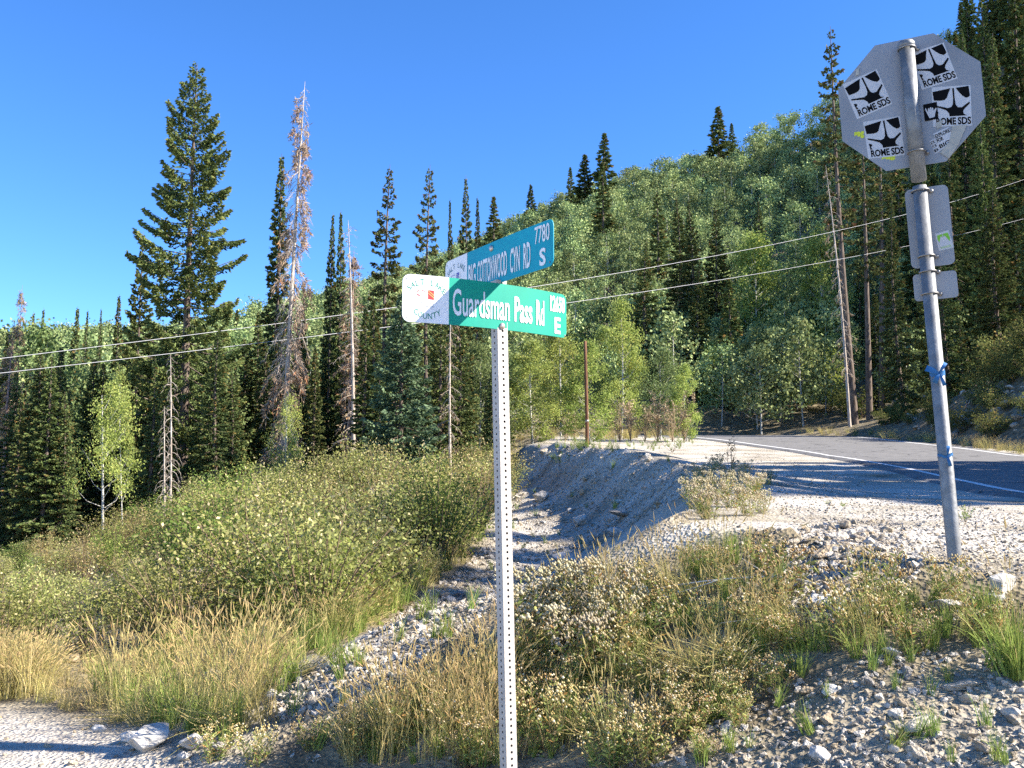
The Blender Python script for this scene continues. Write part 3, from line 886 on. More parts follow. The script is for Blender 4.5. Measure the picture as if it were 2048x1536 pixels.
# ------------------------------------------------------------------ street sign: perforated post with two name blades
A_ = R(33)
PX, PY = -0.057, 3.95
DV = np.array((math.cos(A_), math.sin(A_), 0)); NV = np.array((math.sin(A_), -math.cos(A_), 0)); UPV = np.array((0, 0, 1.0))
post_top = np.array((PX, PY, 2.62)); gz = ground(PX, PY) - 0.25
lean_x = 0.055                                     # the post leans: its foot stands to the right of its top
def post_c(z): return np.array((PX + (2.45 - z) / 2.45 * lean_x, PY, z))
street = empty('street_sign', (PX, PY, gz), 'street name sign with two crossed green blades on a perforated square post', 'street sign')
S0 = np.array(street.location)
def perforated_post():
    mb = MB()
    hw = 0.0254; pitch = 0.0254; rh = 0.0056
    n = int((2.50 - gz) / pitch)
    ang = np.arange(8) * math.pi / 4 + math.pi / 8
    sq = []
    for a in ang:                                   # eight points on the rim of the cell, one per hole vertex
        c, s = math.cos(a), math.sin(a); k = 1 / max(abs(c), abs(s))
        sq.append((c * k, s * k))
    for e1, e2 in ((DV, NV), (NV, -DV), (-DV, -NV), (-NV, DV)):     # e1 across the face, e2 outward
        for i in range(n):
            zc = gz + (i + 0.5) * pitch
            c = post_c(zc) + e2 * hw - S0
            ring_o = [c + e1 * (a * hw * 0.985) + UPV * (b * pitch / 2) for a, b in sq]
            ring_i = [c + e1 * (math.cos(a) * rh) + UPV * (math.sin(a) * rh) for a in ang]
            ring_d = [p - e2 * 0.003 for p in ring_i]
            fs = [(j, (j + 1) % 8, 8 + (j + 1) % 8, 8 + j) for j in range(8)] + [(8 + j, 8 + (j + 1) % 8, 16 + (j + 1) % 8, 16 + j) for j in range(8)]
            mb.add(ring_o + ring_i + ring_d, fs)
            cn = [c + e1 * (sx * hw * 0.985) + UPV * (sz * pitch / 2) for sx, sz in ((1, 1), (-1, 1), (-1, -1), (1, -1))]
            # corner triangles of the cell
            for q, (j0, j1) in zip(cn, ((0, 1), (2, 3), (4, 5), (6, 7))):
                mb.add([q, ring_o[j0], ring_o[j1]], [(0, 1, 2)])
    return mb.mesh('post')
obj('post', perforated_post(), M['post'], street)
# added dark core stands in for the shade inside the hollow tube
shade_core = MB()
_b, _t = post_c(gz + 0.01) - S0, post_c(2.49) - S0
shade_core.box((_b + _t) / 2, DV * 0.0205, NV * 0.0205, (_t - _b) / 2)
obj('post_shade_core', shade_core.mesh('post_shade_core'), pbr('painted_tube_shade', (0.03, 0.028, 0.026), 0.8), street)

def rounded_rect(w, h, r, n=5):
    pts = []
    for cx, cy, a0 in ((w - r, h - r, 0), (r, h - r, 90), (r, r, 180), (w - r, r, 270)):
        for i in range(n + 1):
            a = R(a0 + 90 * i / n)
            pts.append((cx + r * math.cos(a), cy + r * math.sin(a)))
    return pts

def blade(name, label, L, h, u_post, z0, ex, nrm, off, bow, mats, split, thick=0.0028):
    """a name blade: ex along it, nrm its printed side; bowed back at the ends"""
    root = np.array((PX, PY, z0)) + nrm * off - S0
    def at(u, v, lift=0.0):
        t = np.asarray(u) * L - u_post
        back = bow * t * t
        return root + t[..., None] * ex + (np.asarray(v) * h)[..., None] * UPV - (back - lift)[..., None] * nrm
    def sheet(u0, u1, nm, mat, parent, lift0, lift1, rl, rr):
        # outline of the piece with rounded outer corners, cut into vertical strips so that it can bow
        us = np.unique(np.concatenate([np.linspace(u0, u1, 22), u0 + (0.03 / L) * (1 - np.cos(np.linspace(0, math.pi / 2, 6))) if rl else [u0], u1 - (0.03 / L) * (1 - np.cos(np.linspace(0, math.pi / 2, 6))) if rr else [u1]]))
        lo = np.zeros(len(us))
        r = 0.03
        for i, u in enumerate(us):
            dl = (u - u0) * L if rl else 1; dr = (u1 - u) * L if rr else 1
            dd = min(dl, dr)
            if dd < r: lo[i] = (r - math.sqrt(max(0, r * r - (r - dd) ** 2))) / h
        hi = 1 - lo
        mb = MB(); k = len(us)
        f0, f1 = at(us, lo, np.full(k, lift1)), at(us, hi, np.full(k, lift1))
        b0, b1 = at(us, lo, np.full(k, lift0)), at(us, hi, np.full(k, lift0))
        V = np.concatenate([f0, f1, b0, b1])
        F = []
        for i in range(k - 1):
            F += [(i, i + 1, k + i + 1, k + i), (2 * k + i + 1, 2 * k + i, 3 * k + i, 3 * k + i + 1), (2 * k + i, 2 * k + i + 1, i + 1, i), (k + i, k + i + 1, 3 * k + i + 1, 3 * k + i)]
        F += [(0, k, 3 * k, 2 * k), (k - 1, 3 * k - 1, 4 * k - 1, 2 * k - 1)]
        mb.add(V, F)
        return obj(nm, mb.mesh(nm), mat, parent)
    p = sheet(0, 1, name, mats[0], street, -thick, 0, True, True)
    if label: p['label'] = label
    sheet(split[0], split[1], 'white_panel', M['sign_white'], p, 0.0003, 0.0012, True, False)
    return p, at

H1 = 0.195
L1 = 0.800
b1, at1 = blade('name_blade', 'lower green name blade reading Guardsman Pass Rd', L1, H1, 0.436, 2.277, DV, NV, 0.0275, 0.30, (M['sign_green'],), (0.0, 0.238))
def put1(s, u0, u1, v0, v1, mat, skew=0.0, offset=0.0, parent=None, at=None, name='lettering'):
    a = at or at1
    fn = lambda U: a(u0 + (u1 - u0) * U[:, 0], v0 + (v1 - v0) * U[:, 1], np.full(len(U), 0.0022))
    return lettering(name, s, fn, mat, parent or b1, offset)
put1('Guardsman', 0.258, 0.592, 0.20, 0.78, M['sign_white'], offset=0.012)
put1('Pass', 0.624, 0.742, 0.20, 0.76, M['sign_white'], offset=0.02)
put1('Rd', 0.770, 0.826, 0.20, 0.76, M['sign_white'], offset=0.02)
put1('12650', 0.872, 0.985, 0.56, 0.93, M['sign_white'], offset=0.03)
put1('E', 0.905, 0.950, 0.07, 0.44, M['sign_white'], offset=0.03)

def arch(s, uc, vc, ru, rv, a0, a1, size_u, size_v, mat, parent, at, flip=False, lift=0.0022):
    n = len(s)
    for i, ch in enumerate(s):
        if ch == ' ': continue
        th = R(a0 + (a1 - a0) * (i + 0.5) / n)
        cu_, cv_ = uc + ru * math.cos(th), vc + rv * math.sin(th)
        tilt = (th - math.pi / 2 if not flip else th - 1.5 * math.pi) * 0.55
        U, F, asp = text_shape(ch, 0.0)
        wu = size_u * min(1.0, asp * 1.25)
        def fn(U, cu_=cu_, cv_=cv_, tilt=tilt, wu=wu):
            x = (U[:, 0] - 0.5) * wu; y = (U[:, 1] - 0.5) * size_v
            xr = x * math.cos(tilt) - y * (size_u / size_v) * math.sin(tilt); yr = x * (size_v / size_u) * math.sin(tilt) + y * math.cos(tilt)
            return at(cu_ + xr, cv_ + yr, np.full(len(U), lift))
        lettering('lettering', ch, fn, mat, parent)
arch('SALT LAKE', 0.119, 0.52, 0.106, 0.34, 152, 22, 0.021, 0.125, M['ink_green'], b1, at1)
arch('COUNTY', 0.126, 0.50, 0.090, 0.36, 222, 318, 0.021, 0.125, M['ink_green'], b1, at1, True)
def polyprint(name, polys, at, mat, parent, lift):
    mb = MB()
    for p in polys:
        q = np.array(p, float)
        mb.add(at(q[:, 0], q[:, 1], np.full(len(q), lift)), [tuple(range(len(q)))])
    return obj(name, mb.mesh(name), mat, parent)
def emblem(at, parent, u0, u1, v0, v1, red, ink, white):
    m = lambda pts: [(u0 + (u1 - u0) * a, v0 + (v1 - v0) * b) for a, b in pts]
    polyprint('emblem_ground', [m([(0, 0), (1, 0), (1, 1), (0, 1)])], at, white, parent, 0.0019)
    polyprint('emblem_field', [m([(0.52, 0.50), (0.86, 0.48), (0.86, 0.98), (0.52, 0.98)])], at, red, parent, 0.0023)
    rays = [m([(0.52, 0.97 - 0.13 * i), (0.86, 0.74 - 0.13 * i), (0.86, 0.68 - 0.13 * i), (0.52, 0.93 - 0.13 * i)]) for i in range(2)]
    polyprint('emblem_rays', rays, at, M['ink_orange'] if red is M['ink_red'] else M['sticker_white'], parent, 0.0027)
    hills = [m([(-0.12, 0.86), (0.02, 0.97), (0.05, 0.94), (-0.09, 0.82)]), m([(-0.1, 0.70), (0.12, 0.60), (0.13, 0.64), (-0.08, 0.75)]),
             m([(0.10, 0.90), (0.22, 0.97), (0.38, 0.88), (0.37, 0.85), (0.22, 0.93), (0.11, 0.87)])]
    polyprint('emblem_outline', hills, at, red, parent, 0.0023)
    for s, w0, w1, y0, y1 in (('SALT LAKE', 0.02, 0.86, 0.25, 0.38), ('COUNTY', 0.02, 0.86, 0.05, 0.19)):
        fn = lambda U: at(u0 + (u1 - u0) * (w0 + (w1 - w0) * U[:, 0]), v0 + (v1 - v0) * (y0 + (y1 - y0) * U[:, 1]), np.full(len(U), 0.0023))
        lettering('lettering', s, fn, ink, parent)
emblem(at1, b1, 0.080, 0.172, 0.30, 0.70, M['ink_red'], M['ink_grey'], M['sign_white'])

H2 = 0.19
L2 = 0.872
b2, at2 = blade('name_blade', 'upper green name blade, coloured as in shade, reading Big Cottonwood Cyn Rd', L2, H2, 0.478, 2.478, NV, -DV, 0.003, 0.05, (M['sign_green_shaded'],), (0.0, 0.245))
def put2(*a, **k): return put1(*a, parent=b2, at=at2, **k)
put2('BIG', 0.262, 0.338, 0.12, 0.68, M['sign_white'], offset=0.02)
put2('COTTONWOOD', 0.355, 0.632, 0.12, 0.68, M['sign_white'], offset=0.02)
put2('CYN', 0.660, 0.742, 0.12, 0.68, M['sign_white'], offset=0.02)
put2('RD', 0.772, 0.828, 0.12, 0.68, M['sign_white'], offset=0.02)
put2('7780', 0.862, 0.975, 0.56, 0.94, M['sign_white'], offset=0.01)
put2('S', 0.898, 0.946, 0.06, 0.44, M['sign_white'], offset=0.03)
arch('SALT LAKE', 0.122, 0.50, 0.105, 0.30, 152, 22, 0.020, 0.125, M['ink_teal'], b2, at2)
arch('COUNTY', 0.125, 0.50, 0.09, 0.36, 222, 318, 0.020, 0.12, M['ink_teal'], b2, at2, True)
emblem(at2, b2, 0.08, 0.175, 0.24, 0.62, M['ink_blue'], M['ink_grey'], M['sign_white'])

def dome(c, nrm, r, hgt):
    mb = MB(); e1 = norm(np.cross(nrm, UPV)); e2 = np.cross(nrm, e1); n = 14
    rings = [(1, 0), (1, 0.25), (0.8, 0.7), (0.4, 0.95)]
    vs_ = []
    for rr, hh in rings:
        for i in range(n):
            a = 2 * math.pi * i / n
            vs_.append(c + e1 * (r * rr * math.cos(a)) + e2 * (r * rr * math.sin(a)) + nrm * hgt * hh)
    fs = [(k * n + i, k * n + (i + 1) % n, (k + 1) * n + (i + 1) % n, (k + 1) * n + i) for k in range(3) for i in range(n)]
    fs.append(tuple(3 * n + i for i in range(n)))
    return mb.add(vs_, fs)
for at, u, v, nn in ((at1, 0.545, 0.075, NV), (at2, 0.490, 0.86, -DV)):
    c = at(np.array([u]), np.array([v]), np.array([0.001]))[0]
    obj('bolt', dome(c, nn, 0.0135, 0.009).mesh('bolt', True), M['bolt'], street)
for at, pts, nn in ((at1, ((0.022, 0.9), (0.022, 0.1), (0.985, 0.06)), NV), (at2, ((0.02, 0.9), (0.975, 0.09)), -DV)):
    for u, v in pts:
        c = at(np.array([u]), np.array([v]), np.array([0.0016]))[0]
        obj('rivet', dome(c, nn, 0.0035, 0.0012).mesh('rivet', True), M['strap'], street)

# ------------------------------------------------------------------ stop sign seen from behind
SD = 5.2
p_base = T(1911, 1118, SD); p_base[2] = ground(p_base[0], SD) - 0.05
p_top = T(1812, 86, SD)
stop = empty('stop_sign', tuple(p_base), 'back of a stop sign covered in stickers on a leaning steel pole', 'road sign')
S1 = np.array(stop.location)
ez = norm(p_top - p_base)
view = norm(np.array((p_top[0], p_top[1], 0)))
en = -norm(view - ez * (view @ ez)); ex_ = np.cross(ez, en); ex_ = norm(ex_) * np.sign(ex_[0])
plane_o = p_top - en * 0.047                          # sign plates sit just beyond the pole
def onplane(px, py, o=plane_o):
    a, b, c = ray(px, py); d = np.array((a, b, c))
    k = ((o - EYE) @ en) / (d @ en)
    q = EYE + d * k - o
    return np.array((q @ ex_, q @ ez))
FR = (plane_o - S1, ex_, ez, en)
obj('pole', MB().tube([p_base - S1 - ez * 0.3, p_base - S1, p_top - S1 - ez * 0.85], [0.0375] * 3, 20).mesh('pole', True), M['galv'], stop)
obj('pole_sleeve', MB().tube([p_top - S1 - ez * 0.815, p_top - S1 - ez * 0.02], [0.0415] * 2, 20).mesh('pole_sleeve', True), M['galv'], stop)
obj('pole_cap', MB().tube([p_top - S1 - ez * 0.035, p_top - S1 - ez * 0.005, p_top - S1 + ez * 0.006], [0.0465, 0.0465, 0.040], 20).mesh('pole_cap', True), M['galv'], stop)
oc = onplane(1819.5, 204.6)
rot = 0.0
oct_ = [(oc[0] + 0.412 * math.cos(R(22.5 + 45 * i)), oc[1] + 0.412 * math.sin(R(22.5 + 45 * i))) for i in range(8)]
plate = obj('octagon_plate', MB().prism(oct_, FR, -0.003, 0.0).mesh('octagon_plate'), M['aluminium'], stop)
front = [(oc[0] + (a - oc[0]) * 0.985, oc[1] + (b - oc[1]) * 0.985) for a, b in oct_]
obj('red_face', MB().prism(front, FR, -0.0055, -0.0035).mesh('red_face'), M['ink_red'], plate)
fw = lambda U: np.array([FR[0] + (oc[0] + 0.26 - 0.52 * u) * ex_ + (oc[1] - 0.13 + 0.26 * v) * ez - 0.0075 * en for u, v in U])
lettering('lettering', 'STOP', fw, M['sign_white'], plate, 0.02)
def rect_plate(nm, corners, r, lab):
    c = [onplane(*q) for q in corners]
    o = np.mean(c, 0); w = (np.linalg.norm(c[1] - c[0]) + np.linalg.norm(c[2] - c[3])) / 2; h = (np.linalg.norm(c[3] - c[0]) + np.linalg.norm(c[2] - c[1])) / 2
    poly = [(a - w / 2 + o[0], b - h / 2 + o[1]) for a, b in rounded_rect(w, h, r)]
    x = obj(nm, MB().prism(poly, FR, -0.003, 0.0).mesh(nm), M['aluminium'], stop)
    x['label'] = lab
    return x
rect_plate('small_plate', [(1826, 548), (1914, 541.7), (1916.5, 595), (1828.5, 602)], 0.02, 'small blank plate below the tall one')
tall = rect_plate('tall_plate', [(1808, 381), (1896, 368), (1910, 529), (1824, 536.6)], 0.03, 'tall blank plate with rounded corners')
# straps and bolt heads that clamp the plates to the pole
for py, rr in ((101, 0.046), (310, 0.046), (388, 0.046), (519, 0.0425), (550, 0.0425), (594, 0.0425)):
    b = onplane(1830, py)[1]
    c = plane_o + ez * (b) + en * 0.047 - S1
    n = 14
    pts = [c + ex_ * (rr * math.cos(a)) + en * (rr * math.sin(a)) for a in np.linspace(-0.5, math.pi + 0.5, n)]
    obj('strap', MB().tube(pts, [0.0055] * n, 6).mesh('strap', True), M['strap'], stop)
    q = c + ex_ * (rr + 0.012) - en * 0.035
    obj('bolt', dome(q, en, 0.012, 0.012).mesh('bolt', True), M['strap'], stop)

def quadmap(corners, lift):
    c = [onplane(*q) for q in corners]                # TL TR BR BL in the photo
    def f(U):
        U = np.asarray(U, float); u = U[:, :1]; v = U[:, 1:2]      # v runs down
        p = (1 - u) * (1 - v) * c[0] + u * (1 - v) * c[1] + u * v * c[2] + (1 - u) * v * c[3]
        return FR[0] + p[:, :1] * ex_ + p[:, 1:2] * ez + lift * en
    return f
def flat(name, polys, f, mat, parent):
    mb = MB()
    for p in polys: mb.add(f(p), [tuple(range(len(p)))])
    return obj(name, mb.mesh(name), mat, parent)
def fat_sheet(name, f0, f1, mat, parent):
    sq = [(0, 0), (1, 0), (1, 1), (0, 1)]
    return obj(name, MB().add(np.vstack([f0(sq), f1(sq)]), [(3, 2, 1, 0), (4, 5, 6, 7), (0, 1, 5, 4), (1, 2, 6, 5), (2, 3, 7, 6), (3, 0, 4, 7)]).mesh(name), mat, parent)
STAR = [
    [(0.02, 0.12), (0.49, 0.05), (0.43, 0.17), (0.385, 0.29), (0.33, 0.335), (0.24, 0.35), (0.05, 0.34)],
    [(0.62, 0.05), (0.95, 0.02), (0.975, 0.26), (0.93, 0.30), (0.87, 0.31), (0.78, 0.25), (0.70, 0.16)],
    [(0.53, 0.05), (0.575, 0.05), (0.585, 0.30), (0.605, 0.47), (0.66, 0.535), (0.76, 0.54), (0.95, 0.41), (0.97, 0.45), (0.83, 0.575), (0.79, 0.63), (0.80, 0.70),
     (0.88, 0.745), (0.44, 0.755), (0.43, 0.68), (0.36, 0.60), (0.22, 0.545), (0.06, 0.495), (0.055, 0.455), (0.25, 0.505), (0.40, 0.545), (0.49, 0.52), (0.535, 0.45), (0.545, 0.30)],
    [(0.07, 0.60), (0.14, 0.62), (0.16, 0.66), (0.11, 0.70), (0.15, 0.755), (0.09, 0.77)],
]
def snowboard_sticker(corners):
    f0, f1 = quadmap(corners, 0.0004), quadmap(corners, 0.0012)
    s = fat_sheet('sticker', f0, f1, M['sticker_white'], plate)
    g = quadmap(corners, 0.0020)
    flat('sticker_print', STAR, g, M['ink_black'], s)
    for w, u0, u1 in (('ROME', 0.09, 0.60), ('SDS', 0.645, 0.985)):
        fn = lambda U: g(np.stack([u0 + (u1 - u0) * U[:, 0], 0.965 - 0.185 * U[:, 1]], 1))
        lettering('lettering', w, fn, M['ink_black'], s, 0.035)
    return s
# three levels at most: the stickers are parts of the sign, their print sub-parts
_plate = plate; plate = stop
snowboard_sticker([(1685, 169), (1753.4, 138.5), (1784.7, 208), (1714, 238.6)])
snowboard_sticker([(1726, 244), (1800, 232), (1810, 310), (1737, 318)])
snowboard_sticker([(1818, 107), (1887.5, 85), (1915, 157), (1844, 180)])
snowboard_sticker([(1863, 175), (1941, 170), (1944, 251), (1866, 254)])
cs = [(1846, 210), (1873.4, 204), (1877, 237.5), (1850, 243)]
hs_ = fat_sheet('sticker', quadmap(cs, 0.0024), quadmap(cs, 0.0032), M['ink_black'], plate)
flat('hand_print', [[(0.10, 0.30), (0.16, 0.22), (0.28, 0.50), (0.32, 0.30), (0.40, 0.26), (0.44, 0.40), (0.48, 0.24), (0.56, 0.24), (0.58, 0.40), (0.62, 0.28), (0.69, 0.30),
      (0.72, 0.48), (0.88, 0.34), (0.95, 0.38), (0.80, 0.66), (0.74, 0.86), (0.36, 0.88), (0.28, 0.72)]], quadmap(cs, 0.0040), M['sticker_white'], hs_)
cs = [(1859, 283), (1878, 271), (1890, 296), (1870, 308)]
e0 = fat_sheet('sticker', quadmap(cs, 0.0004), quadmap(cs, 0.0012), M['sticker_white'], plate)
g0 = quadmap(cs, 0.0019)
for w, v in (('EX', 0.30), ('FOR', 0.60), ('B', 0.92)):
    lettering('lettering', w, lambda U, v=v, w=w: g0(np.stack([0.05 + 0.4 * U[:, 0], v - 0.22 * U[:, 1]], 1)), M['ink_black'], e0, 0.02)
cs = [(1866, 268), (1897, 254), (1910, 284), (1880, 301)]
e1_ = fat_sheet('sticker', quadmap(cs, 0.0024), quadmap(cs, 0.0032), M['sticker_white'], plate)
g1 = quadmap(cs, 0.0040)
for w, v, u1 in (('EXPLORE', 0.32, 0.98), ('FOR', 0.58, 0.45), ('BIG', 0.93, 0.72)):
    lettering('lettering', w, lambda U, v=v, u1=u1: g1(np.stack([0.05 + (u1 - 0.05) * U[:, 0], v - 0.23 * U[:, 1]], 1)), M['ink_black'], e1_, 0.03)
for cs in ([(1905, 252), (1934, 250), (1916, 292), (1898, 285)], [(1898, 284), (1915, 292), (1898, 317), (1880, 306)], [(1872, 246), (1886, 240), (1882, 254), (1874, 258)], [(1712, 139), (1719, 136), (1718, 150), (1711, 152)]):
    fat_sheet('tape', quadmap(cs, 0.0044), quadmap(cs, 0.0050), M['tape'], plate)
for cs in ([(1708, 264), (1728, 262), (1729, 276), (1709, 278)], [(1763, 313), (1793, 310), (1790, 320), (1764, 323)]):
    g2 = quadmap(cs, 0.0008)
    lettering('lettering', 'sag', lambda U: g2(np.stack([U[:, 0], 1 - U[:, 1]], 1)), M['lime'], plate, 0.06)
plate = _plate
cs = [(1870, 468), (1897, 460), (1908, 495), (1878, 502)]
gs = fat_sheet('sticker', quadmap(cs, 0.0004), quadmap(cs, 0.0012), M['sticker_white'], tall)
def _cs(l): return quadmap(cs, l)
tall_prints = [[(0.12, 0.12), (0.48, 0.12), (0.46, 0.30), (0.34, 0.22), (0.16, 0.55), (0.08, 0.35)], [(0.52, 0.12), (0.88, 0.12), (0.94, 0.40), (0.86, 0.62), (0.62, 0.22), (0.54, 0.30)]]
flat('sticker_print', tall_prints, _cs(0.0020), M['lime_green'], tall)
flat('sticker_print', [[(0.14, 0.80), (0.86, 0.80), (0.86, 0.92), (0.14, 0.92)]], _cs(0.0020), pbr('faded_green', (0.38, 0.46, 0.30), 0.6), tall)

# blue ribbons tied round the pole
def ribbon(py, label, big):
    b = onplane(1880, py)[1]
    c = plane_o + ez * b + en * 0.047
    e = empty('ribbon', tuple(c), label, 'ribbon', None)
    rr = 0.0395
    pts = [ex_ * (rr * math.cos(a)) + en * (rr * math.sin(a)) + ez * (0.006 * math.sin(3 * a)) for a in np.linspace(0, 2 * math.pi, 22)]
    mb = MB()
    k = len(pts)
    hw = 0.022 if big else 0.012
    mb.add([p + ez * hw * (0.7 + 0.3 * math.sin(2 * i)) for i, p in enumerate(pts)] + [p - ez * hw * (0.7 + 0.3 * math.cos(2.3 * i)) for i, p in enumerate(pts)] +
           [p * 0.93 + ez * hw * 0.6 for p in pts] + [p * 0.93 - ez * hw * 0.6 for p in pts],
           [(i, i + 1, k + i + 1, k + i) for i in range(k - 1)] + [(2 * k + i, 2 * k + i + 1, 3 * k + i + 1, 3 * k + i) for i in range(k - 1)] + [(i, i + 1, 2 * k + i + 1, 2 * k + i) for i in range(k - 1)])
    obj('loop', mb.mesh('loop', True), M['ribbon'], e)
    tails = ((-0.055, 0.035, -0.045, 0.035), (0.03, -0.07, 0.0, 0.02), (0.045, 0.055, 0.02, 0.022), (-0.02, -0.05, -0.05, 0.03)) if big else ((0.02, -0.06, 0.0, 0.02), (0.02, 0.05, 0.03, 0.018))
    for dx, dz, dx2, w in tails:
        p0 = en * 0.045 + ex_ * 0.01; p2 = en * 0.055 + ex_ * dx + ez * dz
        p1 = (p0 + p2) / 2 + en * 0.018
        d = norm(p2 - p0); wv = norm(np.cross(d, en))
        V_ = []
        for p, ww in ((p0, 0.3), (p1, 0.8), (p2, 1.0)):
            V_ += [p - wv * w * ww / 2, p + wv * w * ww / 2]
        V_ += [v_ + en * 0.0012 for v_ in V_]
        obj('tail', MB().add(V_, [(0, 1, 3, 2), (2, 3, 5, 4), (6, 8, 9, 7), (8, 10, 11, 9), (4, 5, 11, 10)]).mesh('tail', True), M['ribbon'], e)
ribbon(750, 'blue ribbon with flapping ends tied halfway up the stop sign pole', True)
ribbon(912, 'small blue ribbon tied low on the stop sign pole', False)
# ------------------------------------------------------------------ tree kinds
K = {}
K['big'] = conifer('big_spruce', 11, 19, 3.6, 230, 0.04, 0.42, -0.26, 0.62, 0.46, 78, 0.23, 0.078, 'spruce', gap=0.1, lo_full=1.0)
K['spruce_a'] = conifer('spruce_a', 12, 15, 2.7, 200, 0.02, 0.85, -0.38, 0.5, 0.35, 50, 0.28, 0.105, 'spruce', lo_full=0.95)
K['spruce_b'] = conifer('spruce_b', 13, 15, 2.4, 200, 0.03, 0.75, -0.5, 0.4, 0.3, 50, 0.28, 0.105, 'fir', lo_full=0.9)
K['narrow'] = conifer('narrow_fir', 14, 15, 1.5, 220, 0.02, 0.72, -0.55, 0.5, 0.2, 46, 0.28, 0.13, 'fir', lo_full=0.9)
K['ragged'] = conifer('ragged_fir', 15, 15, 2.1, 130, 0.06, 0.5, -0.35, 0.4, 0.38, 52, 0.26, 0.095, 'browning', gap=0.35)
K['blue'] = conifer('blue_spruce', 16, 11, 2.6, 240, 0.02, 0.8, -0.30, 0.6, 0.4, 36, 0.26, 0.12, 'blue_spruce', lo_full=0.9)
K['bare'] = conifer('bare_fir', 17, 20, 2.1, 90, 0.45, 0.45, -0.3, 0.3, 0.35, 26, 0.34, 0.14, 'browning', trunk_r=0.014, gap=0.5, lo_full=0.35)
K['far_fir'] = conifer('far_fir', 18, 14, 2.0, 130, 0.02, 0.75, -0.5, 0.45, 0.25, 20, 0.55, 0.22, 'fir')
K['far_fir2'] = conifer('far_fir2', 19, 14, 1.7, 130, 0.02, 0.7, -0.5, 0.45, 0.2, 22, 0.5, 0.2, 'fir')
K['snag_a'] = snag('snag_a', 21, 16, 1.7, 170, 0.14, -0.7, 22, 6500, trunk_r=0.0115, nsl=0.3)
K['snag_b'] = snag('snag_b', 22, 12, 1.3, 130, 0.08, -0.5, 18, 4500, 'red_wood', trunk_r=0.011, nsl=0.28)
K['snag_white'] = snag('snag_white', 23, 6, 0.62, 62, 0.10, -0.15, 5, 0, 'dead_wood', 0.35, 0.55, 0.008)
K['snag_pole'] = snag('snag_pole', 24, 13, 1.0, 70, 0.2, -0.25, 9, 600, 'dead_wood', 0.3, 0.15, 0.009)
K['aspen_a'] = aspen('aspen_a', 31, 9, 2.2, 0.18, 52, 170, 0.14, sig=0.155)
K['aspen_b'] = aspen('aspen_b', 32, 9, 2.0, 0.12, 54, 170, 0.14, 'aspen_near', sig=0.155)
K['aspen_c'] = aspen('aspen_c', 33, 11, 2.6, 0.35, 54, 160, 0.17, 'aspen_near', sig=0.15)
K['aspen_n'] = aspen('aspen_n', 34, 7, 1.5, 0.42, 26, 190, 0.085, 'aspen_near', sig=0.17, p=0.5)
for i in range(4):
    K['hill_%d' % i] = aspen('hill_aspen_%d' % i, 41 + i, 9, 2.6, 0.26, 36, 56, 0.29, 'aspen_hill', sig=0.17, p=0.5)

def hz(name, kind, *a, **k): return tree_to(name, K[kind], *a, **k)
# ---- trees one can tell apart
hz('spruce_tree', 'big', 400, 36, 125, 'tallest spruce with open upswept branches standing against the sky', width=136)
hz('spruce_tree', 'spruce_a', 287, 40, 462, 'smaller dark spruce whose tip leans beside the tallest spruce', width=62)
hz('fir_tree', 'narrow', 560, 43, 306, 'slim dark fir just behind the leaning grey dead tree', width=44)
hz('dead_tree', 'snag_a', 562, 32, 166, 'tall leaning grey dead conifer with hanging twigs', width=58, px_top=612)
hz('fir_tree', 'narrow', 665, 47, 424, 'slim fir, the left one of a close pair of dark spires', width=24)
hz('fir_tree', 'narrow', 681, 48, 420, 'slim fir, the right one of a close pair of dark spires', width=24)
hz('dead_tree', 'snag_pole', 708, 31, 440, 'bare pale dead trunk in front of the dark firs', width=40, px_top=694)
hz('dead_tree', 'snag_b', 694, 31.6, 500, 'reddish dead conifer beside the bare pale trunk', width=46, px_top=702)
hz('fir_tree', 'ragged', 782, 42, 330, 'ragged fir with a thin browning top left of the street sign', width=56)
hz('spruce_tree', 'blue', 805, 25, 585, 'dense bluish green spruce behind the willow shrubs', width=92)
hz('fir_tree', 'ragged', 860, 46, 330, 'sparse fir with separate tufted branches above the white sign panel', width=48)
hz('fir_tree', 'spruce_b', 924, 52, 350, 'dark bushy-topped fir on the skyline above the upper blade', width=40)
hz('fir_tree', 'narrow', 899, 56, 396, 'thin fir spire between two bushy firs on the skyline', width=16)
hz('fir_tree', 'narrow', 957, 60, 393, 'small dark fir right of the bushy-topped fir', width=20)
hz('dead_tree', 'snag_pole', 905, 27, 520, 'pale bare trunk under the white panel of the lower blade', width=24)
hz('dead_tree', 'snag_b', 41, 40, 570, 'purplish dead fir poking above the trees near the frame edge', width=28)
hz('dead_tree', 'snag_b', 32, 38, 640, 'brown dead fir hung with dry needles low among firs', width=40)
for k, (px, py, w, D) in enumerate(sorted(((66, 622, 20, 46), (88, 614, 18, 47), (158, 612, 26, 44), (176, 618, 14, 60), (204, 616, 12, 62), (236, 588, 24, 50), (120, 690, 34, 36), (14, 660, 34, 40)))):
    hz('fir_tree', 'narrow', px, D, py, 'slim fir left of the tallest spruce, %s counting from the frame edge' % ['first', 'second', 'third', 'fourth', 'fifth', 'sixth', 'seventh', 'eighth'][k], width=w, group='slim firs left of the tallest spruce')
hz('dead_sapling', 'snag_white', 344, 23, 706, 'taller of two bleached dead saplings with curled bare twigs', width=30, px_top=341)
hz('dead_sapling', 'snag_white', 334, 22.6, 812, 'shorter of two bleached dead saplings with curled bare twigs', width=26, px_top=328)
hz('aspen_tree', 'aspen_n', 212, 22, 775, 'pale green aspen with a bare leaning trunk in front of dark firs', width=78, px_top=200)
hz('aspen_tree', 'aspen_n', 252, 23, 752, 'young pale aspen right beside the leaning aspen', width=34, px_top=240)
